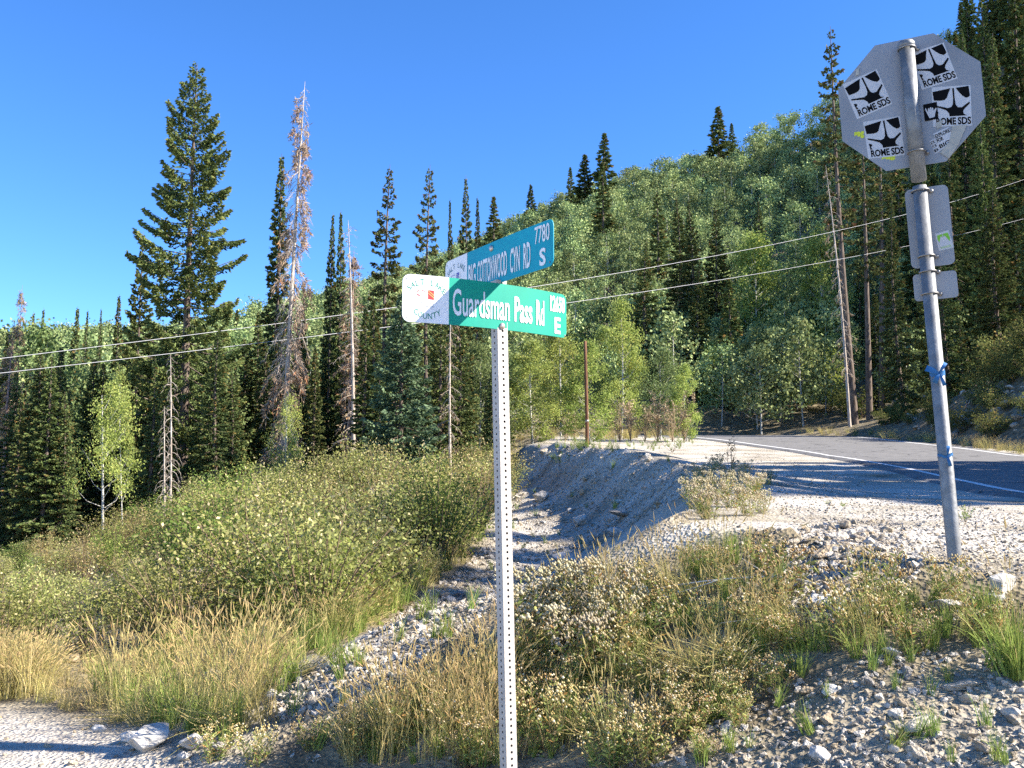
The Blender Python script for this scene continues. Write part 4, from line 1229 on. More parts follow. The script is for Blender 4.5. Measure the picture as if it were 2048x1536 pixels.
hz('aspen_tree', 'aspen_n', 575, 26, 800, 'small leafy aspen below the leaning dead conifer', width=40)
# middle distance behind the gravel mound and along the road
for px, py, w, D, lab in ((1065, 690, 66, 46, 'round leafy aspen just right of the sign post'), (1178, 690, 62, 44, 'aspen crown behind the rust brown pole'), (960, 690, 60, 40, 'aspen just left of the sign post above the grass'),
                          (1318, 700, 52, 50, 'young bright aspen left of the bend in the road'), (1370, 735, 36, 48, 'short bright aspen leaning by the bend in the road'), (1422, 690, 34, 84, 'slim young aspen with white stem at the bend'),
                          (1505, 475, 66, 90, 'tall yellowish aspen with a forked white trunk under the wires'), (1640, 470, 64, 86, 'tall pale aspen with twisted white limbs near the bare firs'),
                          (1560, 640, 60, 84, 'yellow green aspen beside the far end of the road'), (1600, 700, 48, 80, 'low yellow green aspen at the shaded bank'),
                          (1500, 690, 44, 92, 'aspen behind the road crest'), (1240, 610, 56, 58, 'aspen left of the dark firs above the gravel'), (1120, 640, 56, 60, 'aspen behind the right end of the lower blade'),
                          (1020, 720, 50, 54, 'aspen hidden partly by the sign post')):
    hz('aspen_tree', random.choice(['aspen_a', 'aspen_b']) if py > 500 else 'aspen_c', px, D, py, lab, width=w)
for px, py, w, D in ((1270, 700, 50, 88), (1345, 690, 46, 92), (1385, 660, 44, 96), (1450, 640, 46, 94), (1470, 710, 40, 88), (1540, 700, 42, 86), (1585, 620, 46, 92), (1630, 650, 46, 84), (1660, 700, 40, 78), (1690, 640, 44, 82), (1530, 600, 48, 100), (1620, 570, 46, 98), (1210, 660, 48, 84), (1100, 650, 50, 76)):
    hz('aspen_tree', random.choice(['aspen_a', 'aspen_b', 'aspen_b']), px, D, py, 'bright young aspen in the band behind the road bend', width=w, group='young aspens behind the road bend')
for px, py, w, D, lab in ((1300, 480, 50, 88, 'dark fir standing lowest in front of the fir clump on the slope'), (1345, 395, 44, 96, 'tallest fir of the dark clump in mid slope'), (1376, 400, 40, 93, 'second tall fir of the dark clump in mid slope'),
                          (1424, 415, 44, 92, 'fir at the right of the dark clump in mid slope'), (1523, 402, 32, 104, 'lone dark fir among aspens right of the fir clump'), (1400, 520, 44, 86, 'dark fir above the bend in the road')):
    hz('fir_tree', 'spruce_b', px, D, py, lab, width=w)
# firs and snags on the right above the shaded bank
hz('fir_tree', 'bare', 1716, 66, 52, 'tall thin fir with a bare trunk beside the stop sign', width=48, px_top=1660)
hz('dead_tree', 'snag_pole', 1705, 64, 330, 'grey leaning dead trunk under the tall thin fir', width=26, px_top=1650)
hz('fir_tree', 'bare', 1745, 68, 230, 'bare-trunked fir half hidden by the stop sign', width=44, px_top=1722)
hz('fir_tree', 'bare', 1770, 72, 200, 'second bare-trunked fir behind the stop sign', width=44, px_top=1755)

# ---- hillside and stand fillers
g = np.random.default_rng(3)
def scatter_hill(n, seed, px_rng, t_rng):
    gg = np.random.default_rng(seed); out = []
    while len(out) < n:
        px = gg.uniform(*px_rng); D = gg.uniform(38, 260)
        u = (px - 1024) / FPX
        out.append((u * D, D))
    return np.array(out)

# candidates over the hill, thinned to a minimum spacing, in view only, hidden back side dropped
cand = []
while len(cand) < 7500:
    D = math.sqrt(g.uniform(55 ** 2, 265 ** 2)); u = g.uniform(-0.60, 0.62)
    cand.append((u * D, D))
cand = np.array(cand)
yb = np.interp(cand[:, 0], HX, HYB); yr = np.interp(cand[:, 0], HX, HYR)
tt_ = (cand[:, 1] - yb) / (yr - yb)
ok = (tt_ > 0.0) & (tt_ < 1.03)
xl_ = np.interp(cand[:, 1], ROAD_L[:, 1], ROAD_L[:, 0]); xr_ = np.interp(cand[:, 1], [33, 43, 60, 76, 86], [17.8, 19, 19.6, 13.5, 0])
ok &= ~((cand[:, 1] < 84) & (cand[:, 0] > xl_ - 3) & (cand[:, 0] < xr_ + 3))
cand = cand[ok]
kept = []
cell = {}
for x, y in cand:
    sp = 3.0
    k = (int(x // sp), int(y // sp))
    if any((x - a) ** 2 + (y - b) ** 2 < sp * sp for i in (-1, 0, 1) for j in (-1, 0, 1) for a, b in cell.get((k[0] + i, k[1] + j), ())): continue
    cell.setdefault(k, []).append((x, y)); kept.append((x, y))
kept = np.array(kept)
kz = terrain(kept[:, 0], kept[:, 1])
kpx, kpy = project(np.column_stack([kept, kz + 8]))
# conifers crowd the right-hand slope; aspens cover the rest
con = ((kpx > 1890 + 0.10 * kpy) & (g.random(len(kept)) < 0.92)) | ((kpx > 1700) & (kpy > 380) & (g.random(len(kept)) < 0.6)) | (g.random(len(kept)) < 0.006)
kd = kept[:, 1]
order = np.argsort(kd)
asp = [i for i in order if not con[i]]
cons = [i for i in order if con[i]]
# in front of their neighbours: those whose crown is not hidden; nearest first
N_IND = 285
def hill_tree(i, kinds, nm, label, group, smin, smax_):
    kd_ = K[random.choice(kinds)]
    s = random.uniform(smin, smax_) * (0.62 if 'fir' in nm and (kept[i, 1] < 78 or kpx[i] < 950) else 1)
    place(nm, kd_, kept[i, 0], kept[i, 1], kz[i] - 0.3, s, s * random.uniform(0.9, 1.15), None, (0, 0), label, 'tree', group)
front = [i for i in asp if -60 < kpx[i] < 2110]
for i in front[:N_IND]:
    hill_tree(i, ['hill_0', 'hill_1', 'hill_2', 'hill_3'], 'aspen_tree', 'grey-green aspen in the dense wood covering the slope', 'aspens covering the slope', 0.62, 0.95)
vis_con = [i for i in cons if -60 < kpx[i] < 2150]
for i in vis_con[:170]:
    hill_tree(i, ['far_fir', 'far_fir2'], 'fir_tree', 'dark fir growing on the forested slope', 'firs on the forested slope', 0.75, 1.35)
print('hill aspens', len(front), 'hill firs', len(vis_con))

# geometry-node scatter for masses nobody could count
def source_collection(name, meshes):
    c = bpy.data.collections.new(name)
    for i, me in enumerate(meshes):
        c.objects.link(bpy.data.objects.new('%s_%02d' % (name, i), me))
    return c
def scatter(name, pts, scale, rot, idx, coll, label, cat, mat=None):
    me = bpy.data.meshes.new(name)
    n = len(pts)
    me.vertices.add(n); me.vertices.foreach_set('co', np.asarray(pts, np.float32).ravel())
    for k, typ, a in (('s', 'FLOAT_VECTOR', scale), ('r', 'FLOAT_VECTOR', rot)):
        at = me.attributes.new(k, typ, 'POINT'); at.data.foreach_set('vector', np.asarray(a, np.float32).ravel())
    at = me.attributes.new('k', 'INT', 'POINT'); at.data.foreach_set('value', np.asarray(idx, np.int32))
    o = obj(name, me, None, label=label, cat=cat, kind='stuff')
    ng = bpy.data.node_groups.new(name + '_scatter', 'GeometryNodeTree')
    ng.interface.new_socket('Geometry', in_out='INPUT', socket_type='NodeSocketGeometry')
    ng.interface.new_socket('Geometry', in_out='OUTPUT', socket_type='NodeSocketGeometry')
    N = ng.nodes; Lk = ng.links
    gi = N.new('NodeGroupInput'); go = N.new('NodeGroupOutput')
    ip = N.new('GeometryNodeInstanceOnPoints')
    ci = N.new('GeometryNodeCollectionInfo'); ci.inputs['Collection'].default_value = coll
    ci.inputs['Separate Children'].default_value = True; ci.inputs['Reset Children'].default_value = True
    def named(nm, typ):
        a = N.new('GeometryNodeInputNamedAttribute'); a.data_type = typ; a.inputs['Name'].default_value = nm
        return a.outputs['Attribute']
    Lk.new(gi.outputs[0], ip.inputs['Points']); Lk.new(ci.outputs[0], ip.inputs['Instance'])
    ip.inputs['Pick Instance'].default_value = True
    Lk.new(named('k', 'INT'), ip.inputs['Instance Index'])
    Lk.new(named('r', 'FLOAT_VECTOR'), ip.inputs['Rotation']); Lk.new(named('s', 'FLOAT_VECTOR'), ip.inputs['Scale'])
    Lk.new(ip.outputs[0], go.inputs[0])
    md = o.modifiers.new('scatter', 'NODES'); md.node_group = ng
    return o

def joined(kind, name):
    """trunk and crown as one mesh with two materials"""
    bm = bmesh.new(); mats = []
    for k, (pn, me) in enumerate(kind['parts']):
        f0 = len(bm.faces)
        bm.from_mesh(me)
        bm.faces.ensure_lookup_table()
        for f in bm.faces[f0:]: f.material_index = k
        mats.append(me.materials[0])
    out = bpy.data.meshes.new(name); bm.to_mesh(out); bm.free()
    for m_ in mats: out.materials.append(m_)
    return out
far_col = source_collection('far_aspen_source', [joined(K['hill_%d' % i], 'far_aspen_%d' % i) for i in range(4)])
rest = front[N_IND:]
if rest:
    P = np.column_stack([kept[rest], kz[rest] - 0.3]); n = len(rest)
    s = g.uniform(0.7, 1.05, n)
    scatter('aspen_wood', P, np.stack([s * g.uniform(0.9, 1.15, n), s * g.uniform(0.9, 1.15, n), s], 1), np.stack([0 * s, 0 * s, g.random(n) * 6.28], 1), g.integers(0, 4, n), far_col,
            'far grey-green aspen wood running up to the ridge', 'wood')
restc = vis_con[170:]
if restc:
    fc = source_collection('far_fir_source', [joined(K['far_fir'], 'far_fir_m'), joined(K['far_fir2'], 'far_fir2_m')])
    P = np.column_stack([kept[restc], kz[restc] - 0.3]); n = len(restc)
    s = g.uniform(0.75, 1.35, n)
    scatter('fir_wood', P, np.stack([s, s, s], 1), np.stack([0 * s, 0 * s, g.random(n) * 6.28], 1), g.integers(0, 2, n), fc, 'far dark fir wood on the upper slope', 'wood')

# skyline firs on the ridge
for px, py, w, D, lab in ((1060, 368, 20, 190, 'small dark fir on the ridge above the upper blade'), (1140, 333, 18, 185, 'leftmost fir of three on the ridge right of the blades'), (1168, 308, 32, 182, 'blunt-topped fir in the middle of three on the ridge'),
                          (1208, 265, 32, 180, 'pointed fir, tallest of three on the ridge'), (1437, 212, 34, 172, 'lone pointed fir high on the ridge'), (1462, 245, 18, 172, 'short fir next to the lone ridge fir')):
    hz('fir_tree', 'far_fir', px, D, py, lab, width=w)
# big firs on the right edge of the picture
ORD = ['first', 'second', 'third', 'fourth', 'fifth', 'sixth', 'seventh', 'eighth', 'ninth', 'tenth', 'eleventh', 'twelfth', 'thirteenth', 'fourteenth', 'fifteenth', 'sixteenth']
BIGF = sorted(((1962, -40, 70, 92), (2030, -120, 80, 90), (1925, 70, 60, 98), (1990, 60, 70, 84), (2052, 0, 80, 82), (2100, -160, 80, 88), (1905, 210, 54, 80), (1960, 200, 60, 74), (2040, 190, 66, 70), (1850, 350, 46, 66), (1790, 400, 42, 60), (1880, 400, 50, 58), (1985, 370, 54, 56), (2070, 350, 60, 54)))
for k, (px, py, w, D) in enumerate(BIGF):
    hz('fir_tree', random.choice(['spruce_b', 'spruce_a']), px, D, py, 'big dark fir on the slope behind the stop sign, %s from the bare firs' % ORD[k], width=w, group='big firs behind the stop sign')
# dense stand behind the willows
stand = []
for i in range(92):
    px = g.uniform(-90, 1010); D = g.uniform(29, 52)
    top = np.interp(px, [-90, 0, 150, 280, 420, 560, 640, 760, 900, 1010], [690, 690, 690, 660, 640, 600, 610, 600, 600, 640]) + g.uniform(-10, 110)
    stand.append((px, D, top))
for px, D, top in stand:
    hz('fir_tree', random.choice(['spruce_a', 'spruce_b', 'narrow', 'narrow']), px, D, top, 'dark fir in the crowded stand behind the willow shrubs', group='firs in the stand behind the willows')
for px, D, top in [(g.uniform(0, 980), g.uniform(40, 60), g.uniform(640, 760)) for _ in range(6)]:
    hz('aspen_tree', 'aspen_a', px, D, top, 'aspen among the crowded firs behind the willow shrubs', group='aspens among the firs behind the willows')
# trees outside the frame on the right whose shade lies across the road and the shoulder
for x, y, h in ((19.5, 9.6, 5.2), (27.0, 8.2, 14.5), (28.0, 10.0, 15.5), (25.5, 11.6, 13.5), (23.5, 13.4, 12.0), (27.5, 13.8, 14), (25, 15.8, 13), (28.5, 17.2, 14.5), (25.5, 18.6, 12.5), (29, 20.2, 14.5), (26.5, 22.0, 12), (31, 23.5, 13)):
    k = K[random.choice(['spruce_a', 'spruce_b'])]
    place('fir_tree', k, x, y, None, h / k['H'], h / k['H'] * 1.15, None, (0, 0), 'fir on the roadside bank whose shade crosses the road', 'tree', 'firs shading the road', 0.2)
# ------------------------------------------------------------------ power lines and the brown pole
def wire(pts, label):
    P = np.array([T(px, py, 40.0 / (1 - 0.9 * (px - 1024) / FPX)) for px, py in pts])
    x = np.linspace(-26, 60, 80)
    co = np.polyfit(P[:, 0], P[:, 2], 2)
    C = np.stack([x, 40 + 0.9 * x, np.polyval(co, x)], 1)
    e = C[0]
    me = tubes_mesh('power_line', [(C - e, np.full(80, 0.0095), 6)])
    obj('power_line', me, pbr('bare_aluminium_wire', (0.42, 0.42, 0.44), 0.5, 0.2), None, label, 'wire', None, None, tuple(e))
wire([(0, 716), (800, 619), (1110, 567), (1420, 508), (1700, 454)], 'upper of two pale power lines crossing in front of the trees')
wire([(0, 746), (830, 651), (1140, 604), (1420, 560), (1705, 512)], 'lower of two pale power lines crossing in front of the trees')
pb = T(1174, 872, 33.0); zb = min(ground(pb[0], 33.0), pb[2]) - 0.3
pt = T(1171, 682, 33.0)
tp = np.linspace(0, 1, 7)
Pp = np.array([(pb[0] + (pt[0] - pb[0]) * q + 0.01 * math.sin(5 * q), 33.0, zb + (pt[2] - zb) * q) for q in tp])
pole = empty('wooden_pole', tuple(Pp[0]), 'rust brown wooden pole standing behind the gravel mound', 'pole')
obj('shaft', MB().tube(Pp - Pp[0], 0.066 - 0.012 * tp, 12).mesh('shaft', True), M['pole_wood'], pole)
obj('band', MB().tube([Pp[2] - Pp[0] - np.array((0, 0, .04)), Pp[2] - Pp[0] + np.array((0, 0, .04))], [0.068] * 2, 12).mesh('band', True), M['strap'], pole)

# ------------------------------------------------------------------ stones
def rock_mat():
    m, n, l, out = new_mat('limestone')
    b = n.new('ShaderNodeBsdfPrincipled'); b.inputs['Roughness'].default_value = 0.9; b.inputs['Specular IOR Level'].default_value = 0.2
    oi = n.new('ShaderNodeObjectInfo')
    rp = n.new('ShaderNodeValToRGB'); e = rp.color_ramp.elements
    e[0].color = (0.56, 0.50, 0.42, 1); e[1].color = (0.34, 0.29, 0.22, 1)
    for p, c in ((0.3, (0.60, 0.545, 0.465)), (0.55, (0.45, 0.385, 0.295)), (0.8, (0.40, 0.31, 0.20)), (0.9, (0.27, 0.25, 0.23))):
        k = e.new(p); k.color = (*c, 1)
    l.new(oi.outputs['Random'], rp.inputs[0])
    tc = n.new('ShaderNodeTexCoord'); nz = n.new('ShaderNodeTexNoise'); nz.inputs['Scale'].default_value = 3.5; nz.inputs['Detail'].default_value = 4
    l.new(tc.outputs['Object'], nz.inputs['Vector'])
    mr = n.new('ShaderNodeMapRange'); mr.inputs['From Min'].default_value = 0.3; mr.inputs['From Max'].default_value = 0.7; mr.inputs['To Min'].default_value = 0.62; mr.inputs['To Max'].default_value = 1.1
    l.new(nz.outputs['Fac'], mr.inputs['Value'])
    hs = n.new('ShaderNodeHueSaturation'); l.new(mr.outputs[0], hs.inputs['Value']); l.new(rp.outputs[0], hs.inputs['Color'])
    l.new(hs.outputs[0], b.inputs['Base Color'])
    bp = n.new('ShaderNodeBump'); bp.inputs['Strength'].default_value = 0.5; bp.inputs['Distance'].default_value = 0.12
    l.new(nz.outputs['Fac'], bp.inputs['Height']); l.new(bp.outputs[0], b.inputs['Normal'])
    l.new(b.outputs[0], out.inputs[0])
    return m
M['rock'] = rock_mat()
M['pale_rock'] = pbr('pale_limestone', (0.58, 0.55, 0.51), 0.9, scale=2.2, col2=(0.36, 0.33, 0.29), bump=0.5, bscale=6, spec=0.2)
def rock_mesh(seed, n=15, flat_=0.7, bev=0.0):
    gg = np.random.default_rng(seed)
    P = rand_unit(gg, n) * gg.uniform(0.75, 1.0, (n, 1)) * np.array((1, gg.uniform(0.6, 0.95), flat_ * gg.uniform(0.75, 1.15)))
    bm = bmesh.new()
    for p in P: bm.verts.new(p)
    r = bmesh.ops.convex_hull(bm, input=bm.verts)
    junk = [v for v in bm.verts if not v.link_faces]
    if junk: bmesh.ops.delete(bm, geom=junk, context='VERTS')
    bmesh.ops.dissolve_limit(bm, angle_limit=R(14), verts=bm.verts, edges=bm.edges)
    if bev:
        bmesh.ops.bevel(bm, geom=list(bm.edges), offset=bev, segments=1, affect='EDGES', profile=0.6)
    bmesh.ops.triangulate(bm, faces=bm.faces)
    me = bpy.data.meshes.new('stone_%d' % seed); bm.to_mesh(me); bm.free()
    me.materials.append(M['rock'])
    return me
ROCKS = [rock_mesh(100 + i, 15 if i % 2 else 22, 0.5 + 0.06 * (i % 6), 0.04) for i in range(10)]
BOULD = [rock_mesh(140 + i, 17, 0.75, 0.045) for i in range(6)]
for _m in BOULD:
    _m.materials.clear(); _m.materials.append(M['pale_rock'])
BOULD2 = [rock_mesh(160 + i, 17, 0.75, 0.045) for i in range(6)]
def stone(px, py, w, label, group=None, nm='stone', big=False, flat_=1.0, long_=1.0, rz=None, sink=0.42, h=None):
    if h is None: h = hit([px], [py])[0]
    if np.isnan(h[0]): return None
    r = w / FPX * h[1] / 2
    me = random.choice((BOULD if ('pale' in label or 'white' in label) else BOULD2) if big else ROCKS)
    o = obj(nm, me, None, None, label, 'rock', group)
    o.location = (h[0], h[1], h[2] + r * 0.62 * flat_ - r * sink)
    o.scale = (r * long_ * 1.08, r * 1.08, r * flat_ * 1.08)
    o.rotation_euler = (random.uniform(-0.3, 0.3), random.uniform(-0.3, 0.3), random.random() * 6.28 if rz is None else rz)
    return o
BL = []
for px, py, w, lab, fl, lo, rz in (
        (303, 1494, 96, 'largest pale boulder by the edge of the dirt lot', 1.0, 1.0, 0.4), (262, 1484, 46, 'small boulder leaning against the largest pale boulder', 1.0, 1.0, None),
        (388, 1492, 60, 'blocky pale boulder right of the largest one', 0.9, 1.1, None), (432, 1502, 44, 'pale rock beside the blocky boulder', 0.9, 1, None), (366, 1516, 40, 'pale rock in front of the blocky boulder', 0.7, 1.2, None),
        (198, 1464, 34, 'round pale rock at the dirt lot edge', 0.9, 1, None), (425, 1372, 60, 'grey boulder under the fallen branch in the grass', 1.0, 1, None), (145, 1325, 44, 'grey boulder at the foot of the shrubs', 0.8, 1, None), (490, 1328, 36, 'pale boulder half hidden by tall grass', 0.9, 1, None),
        (548, 1398, 36, 'pale rock at the foot of the gravel chute', 1.0, 1, None),
        (2012, 1188, 84, 'large white angular rock near the stop sign', 1.0, 1.0, 0.3), (1990, 1200, 50, 'grey rock tucked under the large white one', 0.7, 1.1, None),
        (1690, 1058, 34, 'brown upright rock on top of the rock pile', 1.15, 0.8, None), (1672, 1078, 46, 'grey slab in the rock pile', 0.75, 1.2, None), (1715, 1082, 40, 'tan rock in the rock pile', 0.8, 1, None), (1740, 1090, 36, 'dark rock in the rock pile', 0.8, 1.1, None),
        (1650, 1110, 60, 'long grey slab below the rock pile', 0.6, 1.3, 0.5), (1700, 1165, 80, 'big grey slab half buried in the bank', 0.55, 1.25, 0.2), (1640, 1215, 62, 'pale slab on edge in the bank weeds', 1.1, 0.8, None), (1585, 1205, 50, 'grey slab left of the slab on edge', 0.6, 1.2, None),
        (1690, 1210, 48, 'white flat rock right of the slab on edge', 0.6, 1.3, None), (1905, 1212, 90, 'long white rock like a log on the bank', 0.42, 1.25, 0.12), (1770, 1112, 50, 'flat tan rock near the pole foot', 0.5, 1.3, None),
        (1780, 1310, 46, 'pale rock in the thin weeds of the lower bank', 0.8, 1, None), (1660, 1385, 44, 'pale rock above the crumbled bank', 0.8, 1, None), (1840, 1450, 74, 'long grey rock in the crumbled bank', 0.5, 1.4, 0.5), (1640, 1516, 52, 'round pale rock in the crumbled soil', 0.9, 1, None), (1930, 1370, 96, 'flat grey rock on the crumbled bank', 0.4, 1.2, 0.1),
        (1940, 1475, 44, 'lumpy rock low on the crumbled bank', 0.9, 1, None), (2020, 1430, 56, 'grey rock by the picture edge low on the bank', 0.7, 1.1, None),
        (1250, 1030, 60, 'long tan slab on the gravel slope', 0.4, 1.5, 0.3), (1165, 1050, 50, 'tan block on the gravel slope', 0.8, 1.1, None), (1085, 1000, 44, 'brown block beside the sign post on the gravel slope', 0.8, 1.1, None), (1235, 1070, 48, 'pale block in the shaded gravel slope', 0.8, 1, None), (1130, 1120, 60, 'pale slab low on the gravel slope', 0.6, 1.2, None)):
    BL.append((px, py, w, lab, fl, lo, rz))
for (px, py, w, lab, fl, lo, rz), h in zip(BL, hit([q[0] for q in BL], [q[1] for q in BL])):
    stone(px, py, w, lab, None, 'boulder', True, fl, lo, rz, 0.25, h)
SLOPE = [(1055, 905), (1180, 888), (1400, 932), (1450, 962), (1330, 1010), (1200, 1090), (1060, 1160), (900, 1280), (700, 1410), (560, 1440), (535, 1405), (760, 1255), (920, 1140), (1000, 1060)]
SHOULDER = [(1380, 888), (1560, 915), (1800, 985), (2048, 1024), (2048, 1160), (1600, 1080), (1540, 1000), (1450, 940)]
CRUMBLE = [(1230, 1536), (1400, 1440), (1560, 1375), (1750, 1310), (2048, 1300), (2048, 1536)]
LOT = [(0, 1430), (180, 1440), (540, 1490), (400, 1536), (0, 1536)]
PILE = [(1600, 1050), (1800, 1040), (1850, 1130), (1760, 1250), (1560, 1240), (1560, 1120)]
GULLY = [(560, 1440), (535, 1405), (760, 1255), (920, 1140), (1000, 1060), (1010, 1140), (800, 1330), (640, 1430)]
def many(poly, n, seed, wr, label, group, **k):
    q = in_poly_samples(poly, n, seed); H_ = hit(q[:, 0], q[:, 1])
    for (px, py), h in zip(q, H_):
        stone(px, py, wr[0] * (wr[1] / wr[0]) ** (random.random() ** 1.6), label, group, h=h, **k)
many(SLOPE, 60, 1, (13, 34), 'angular pale stone lying on the gravel slope', 'stones on the gravel slope')
many(GULLY, 70, 6, (14, 38), 'pale stone in the chute at the foot of the gravel slope', 'stones in the gravel chute')
many(CRUMBLE, 80, 2, (13, 46), 'pale stone in the crumbled soil of the near bank', 'stones in the crumbled near bank')
many(PILE, 60, 3, (14, 44), 'stone in the rock pile on the bank left of the pole', 'stones of the rock pile')
many(LOT, 14, 4, (10, 26), 'small stone lying on the dirt lot', 'stones on the dirt lot')
many([(1740, 850), (1800, 800), (1900, 775), (2048, 760), (2048, 885), (1850, 865)], 56, 8, (9, 32), 'rock in the shaded roadside cut bank', 'rocks in the cut bank')
many(SHOULDER, 20, 5, (9, 20), 'small stone lying on the gravel shoulder', 'stones on the gravel shoulder')
# loose gravel, too much to count
pts = []; sz = []
for poly, n, seed, a, b in ((SLOPE, 9000, 11, 0.012, 0.030), (SHOULDER, 6500, 12, 0.006, 0.018), (CRUMBLE, 3000, 13, 0.004, 0.022), (LOT, 420, 14, 0.004, 0.018), (PILE, 2500, 15, 0.010, 0.035), (GULLY, 2600, 16, 0.014, 0.04),
                            ([(560, 1440), (1050, 1180), (1550, 1000), (1600, 1240), (1300, 1500), (700, 1536), (500, 1500)], 2500, 17, 0.006, 0.02)):
    q = in_poly_samples(poly, n, seed); h = hit(q[:, 0], q[:, 1]); h = h[~np.isnan(h[:, 0])]
    h = h[h[:, 1] < 45]
    pts.append(h); sz.append((a + (b - a) * g.random(len(h)) ** 4.5 * 1.6) * (0.75 + h[:, 1] / 22))
pts = np.vstack(pts); sz = np.concatenate(sz)
PEB = [rock_mesh(200 + i, 10, 0.65) for i in range(6)]
n = len(pts)
pts[:, 2] += sz * 0.05
scatter('gravel', pts, np.stack([sz, sz, sz], 1), g.random((n, 3)) * np.array((0.8, 0.8, 6.28)), g.integers(0, 6, n), source_collection('pebble_source', PEB), 'pale crushed gravel strewn over the slope, shoulder and bank', 'gravel')

# ------------------------------------------------------------------ shrubs
for i in range(4):
    K['willow_%d' % i] = shrub('willow_%d' % i, 61 + i, 1.9, (0.9, 1.2, 1.1, 0.8)[i], (26, 34, 34, 22)[i], (110, 130, 150, 80)[i], 0.056, ('willow_leaf', 'willow_leaf', 'green_shrub_leaf', 'tawny_leaf')[i])
    K['brush_%d' % i] = shrub('brush_%d' % i, 71 + i, 2.2, 1.5, 26, 70, 0.12, 'brush_leaf', 0.7)
def shrub_field(poly, n, seed, spacing, kinds, smin, smax_, nm, label, cat, group, Dmax=60, sink=0.05):
    q = in_poly_samples(poly, n, seed); h = hit(q[:, 0], q[:, 1])
    got = []
    for p in h:
        if np.isnan(p[0]) or p[1] > Dmax: continue
        if any((p[0] - a) ** 2 + (p[1] - b) ** 2 < spacing ** 2 for a, b in got): continue
        got.append((p[0], p[1]))
        s = random.uniform(smin, smax_)
        if 'willow' in nm: s *= np.interp(1024 + FPX * p[0] / p[1], [-50, 480], [0.45, 1.0])
        place(nm, K[random.choice(kinds)], p[0], p[1], p[2] - sink, s, s * random.uniform(0.85, 1.25), None, (0, 0), label, cat, group)
    return len(got)
W = ['willow_%d' % i for i in range(4)]
c1 = shrub_field([(-60, 1300), (-60, 1150), (250, 1110), (450, 1020), (700, 960), (930, 930), (1000, 925), (1000, 1010), (900, 1130), (760, 1225), (600, 1290), (400, 1300), (250, 1320), (120, 1330)], 900, 21, 0.80, W, 0.3, 0.95, 'willow_shrub', 'yellow-green willow shrub in the thicket on the bank', 'shrub', 'willow thicket on the bank')
c2 = shrub_field([(-60, 1150), (250, 1105), (450, 1015), (700, 955), (930, 925), (1000, 900), (1000, 940), (700, 1000), (250, 1130), (-60, 1180)], 300, 22, 1.25, W, 0.6, 1.0, 'willow_shrub', 'taller willow shrub along the back edge of the thicket', 'shrub', 'tall willows at the back of the thicket', 32)
def bare_bush(seed, H=1.5, Rm=0.6, n=16):
    gg = np.random.default_rng(seed); tb = []
    for k in range(n):
        a_ = gg.random() * 6.28; o_ = Rm * gg.random()
        tip = np.array((math.cos(a_) * o_, math.sin(a_) * o_, H * gg.uniform(0.5, 1.0)))
        s_ = np.linspace(0, 1, 5)[:, None]
        C = s_ * tip + np.sin(s_ * 3.1) * gg.normal(0, 0.06, 3)
        tb.append((C, 0.012 * (1 - 0.75 * s_[:, 0]), 4))
        for _ in range(5):
            q = gg.uniform(0.4, 0.95); b_ = np.array([np.interp(q, s_[:, 0], C[:, c_]) for c_ in range(3)])
            e2 = b_ + norm(gg.normal(size=3) + np.array((0, 0, 0.7))) * gg.uniform(0.1, 0.35)
            tb.append((np.array((b_, (b_ + e2) / 2 + gg.normal(0, 0.01, 3), e2)), np.array((0.005, 0.004, 0.002)), 3))
    me = tubes_mesh('bare_bush_%d' % seed, tb); me.materials.append(M['dead_wood'])
    return {'H': H, 'R': Rm, 'parts': [('stems', me)]}
K['bare_0'] = bare_bush(501); K['bare_1'] = bare_bush(502, 1.2, 0.8, 12)
c5 = shrub_field([(50, 1200), (400, 1050), (800, 960), (980, 960), (900, 1120), (600, 1260), (200, 1300)], 22, 25, 2.2, ['bare_0', 'bare_1'], 0.4, 0.75, 'dead_bush', 'bleached leafless bush poking out of the willow thicket', 'bush', 'leafless bushes in the thicket')
B_ = ['brush_%d' % i for i in range(4)]
c3 = shrub_field([(1640, 850), (1700, 700), (1800, 620), (2100, 600), (2100, 750), (1880, 770), (1700, 850)], 420, 23, 1.5, B_, 0.6, 1.3, 'brush', 'dull brush on the shaded bank across the road', 'bush', 'brush on the shaded roadside bank', 70)
c6 = shrub_field([(1740, 850), (1800, 800), (1900, 775), (2080, 740), (2080, 885), (1850, 865)], 110, 26, 1.2, B_, 0.3, 0.7, 'brush', 'small brush tuft on the rocky foot of the shaded bank', 'bush', 'small brush at the foot of the shaded bank', 70)
c4 = shrub_field([(1040, 872), (1180, 868), (1380, 868), (1380, 858), (1180, 850), (1040, 850)], 60, 24, 1.6, W, 0.35, 0.6, 'willow_shrub', 'low green shrub behind the gravel mound', 'shrub', 'low shrubs behind the gravel mound', 80)
print('shrubs', c1, c2, c3, c4)

# ------------------------------------------------------------------ late summer weeds on the near bank
for i in range(3):
    K['aster_%d' % i] = aster('aster_%d' % i, 81 + i, 0.40, 26, 0.20, 'brown_head', 9, 0.0085)
    K['puff_%d' % i] = aster('puff_%d' % i, 91 + i, 0.46, 24, 0.19, 'puff', 16, 0.0105, 14, 1.15)
BANK = [(860, 1400), (1050, 1270), (1200, 1235), (1400, 1130), (1500, 1090), (1550, 1130), (1600, 1270), (1750, 1200), (1900, 1190), (2048, 1240), (2048, 1310), (1750, 1310), (1560, 1370), (1340, 1490), (1270, 1536), (600, 1536), (640, 1490), (760, 1440)]
a1 = shrub_field(BANK, 1200, 31, 0.24, ['aster_0', 'aster_1', 'aster_2'], 0.4, 0.75, 'seeding_aster', 'brown-headed leafy weed growing on the near bank', 'plant', 'brown-headed weeds on the near bank', 14, 0.02)
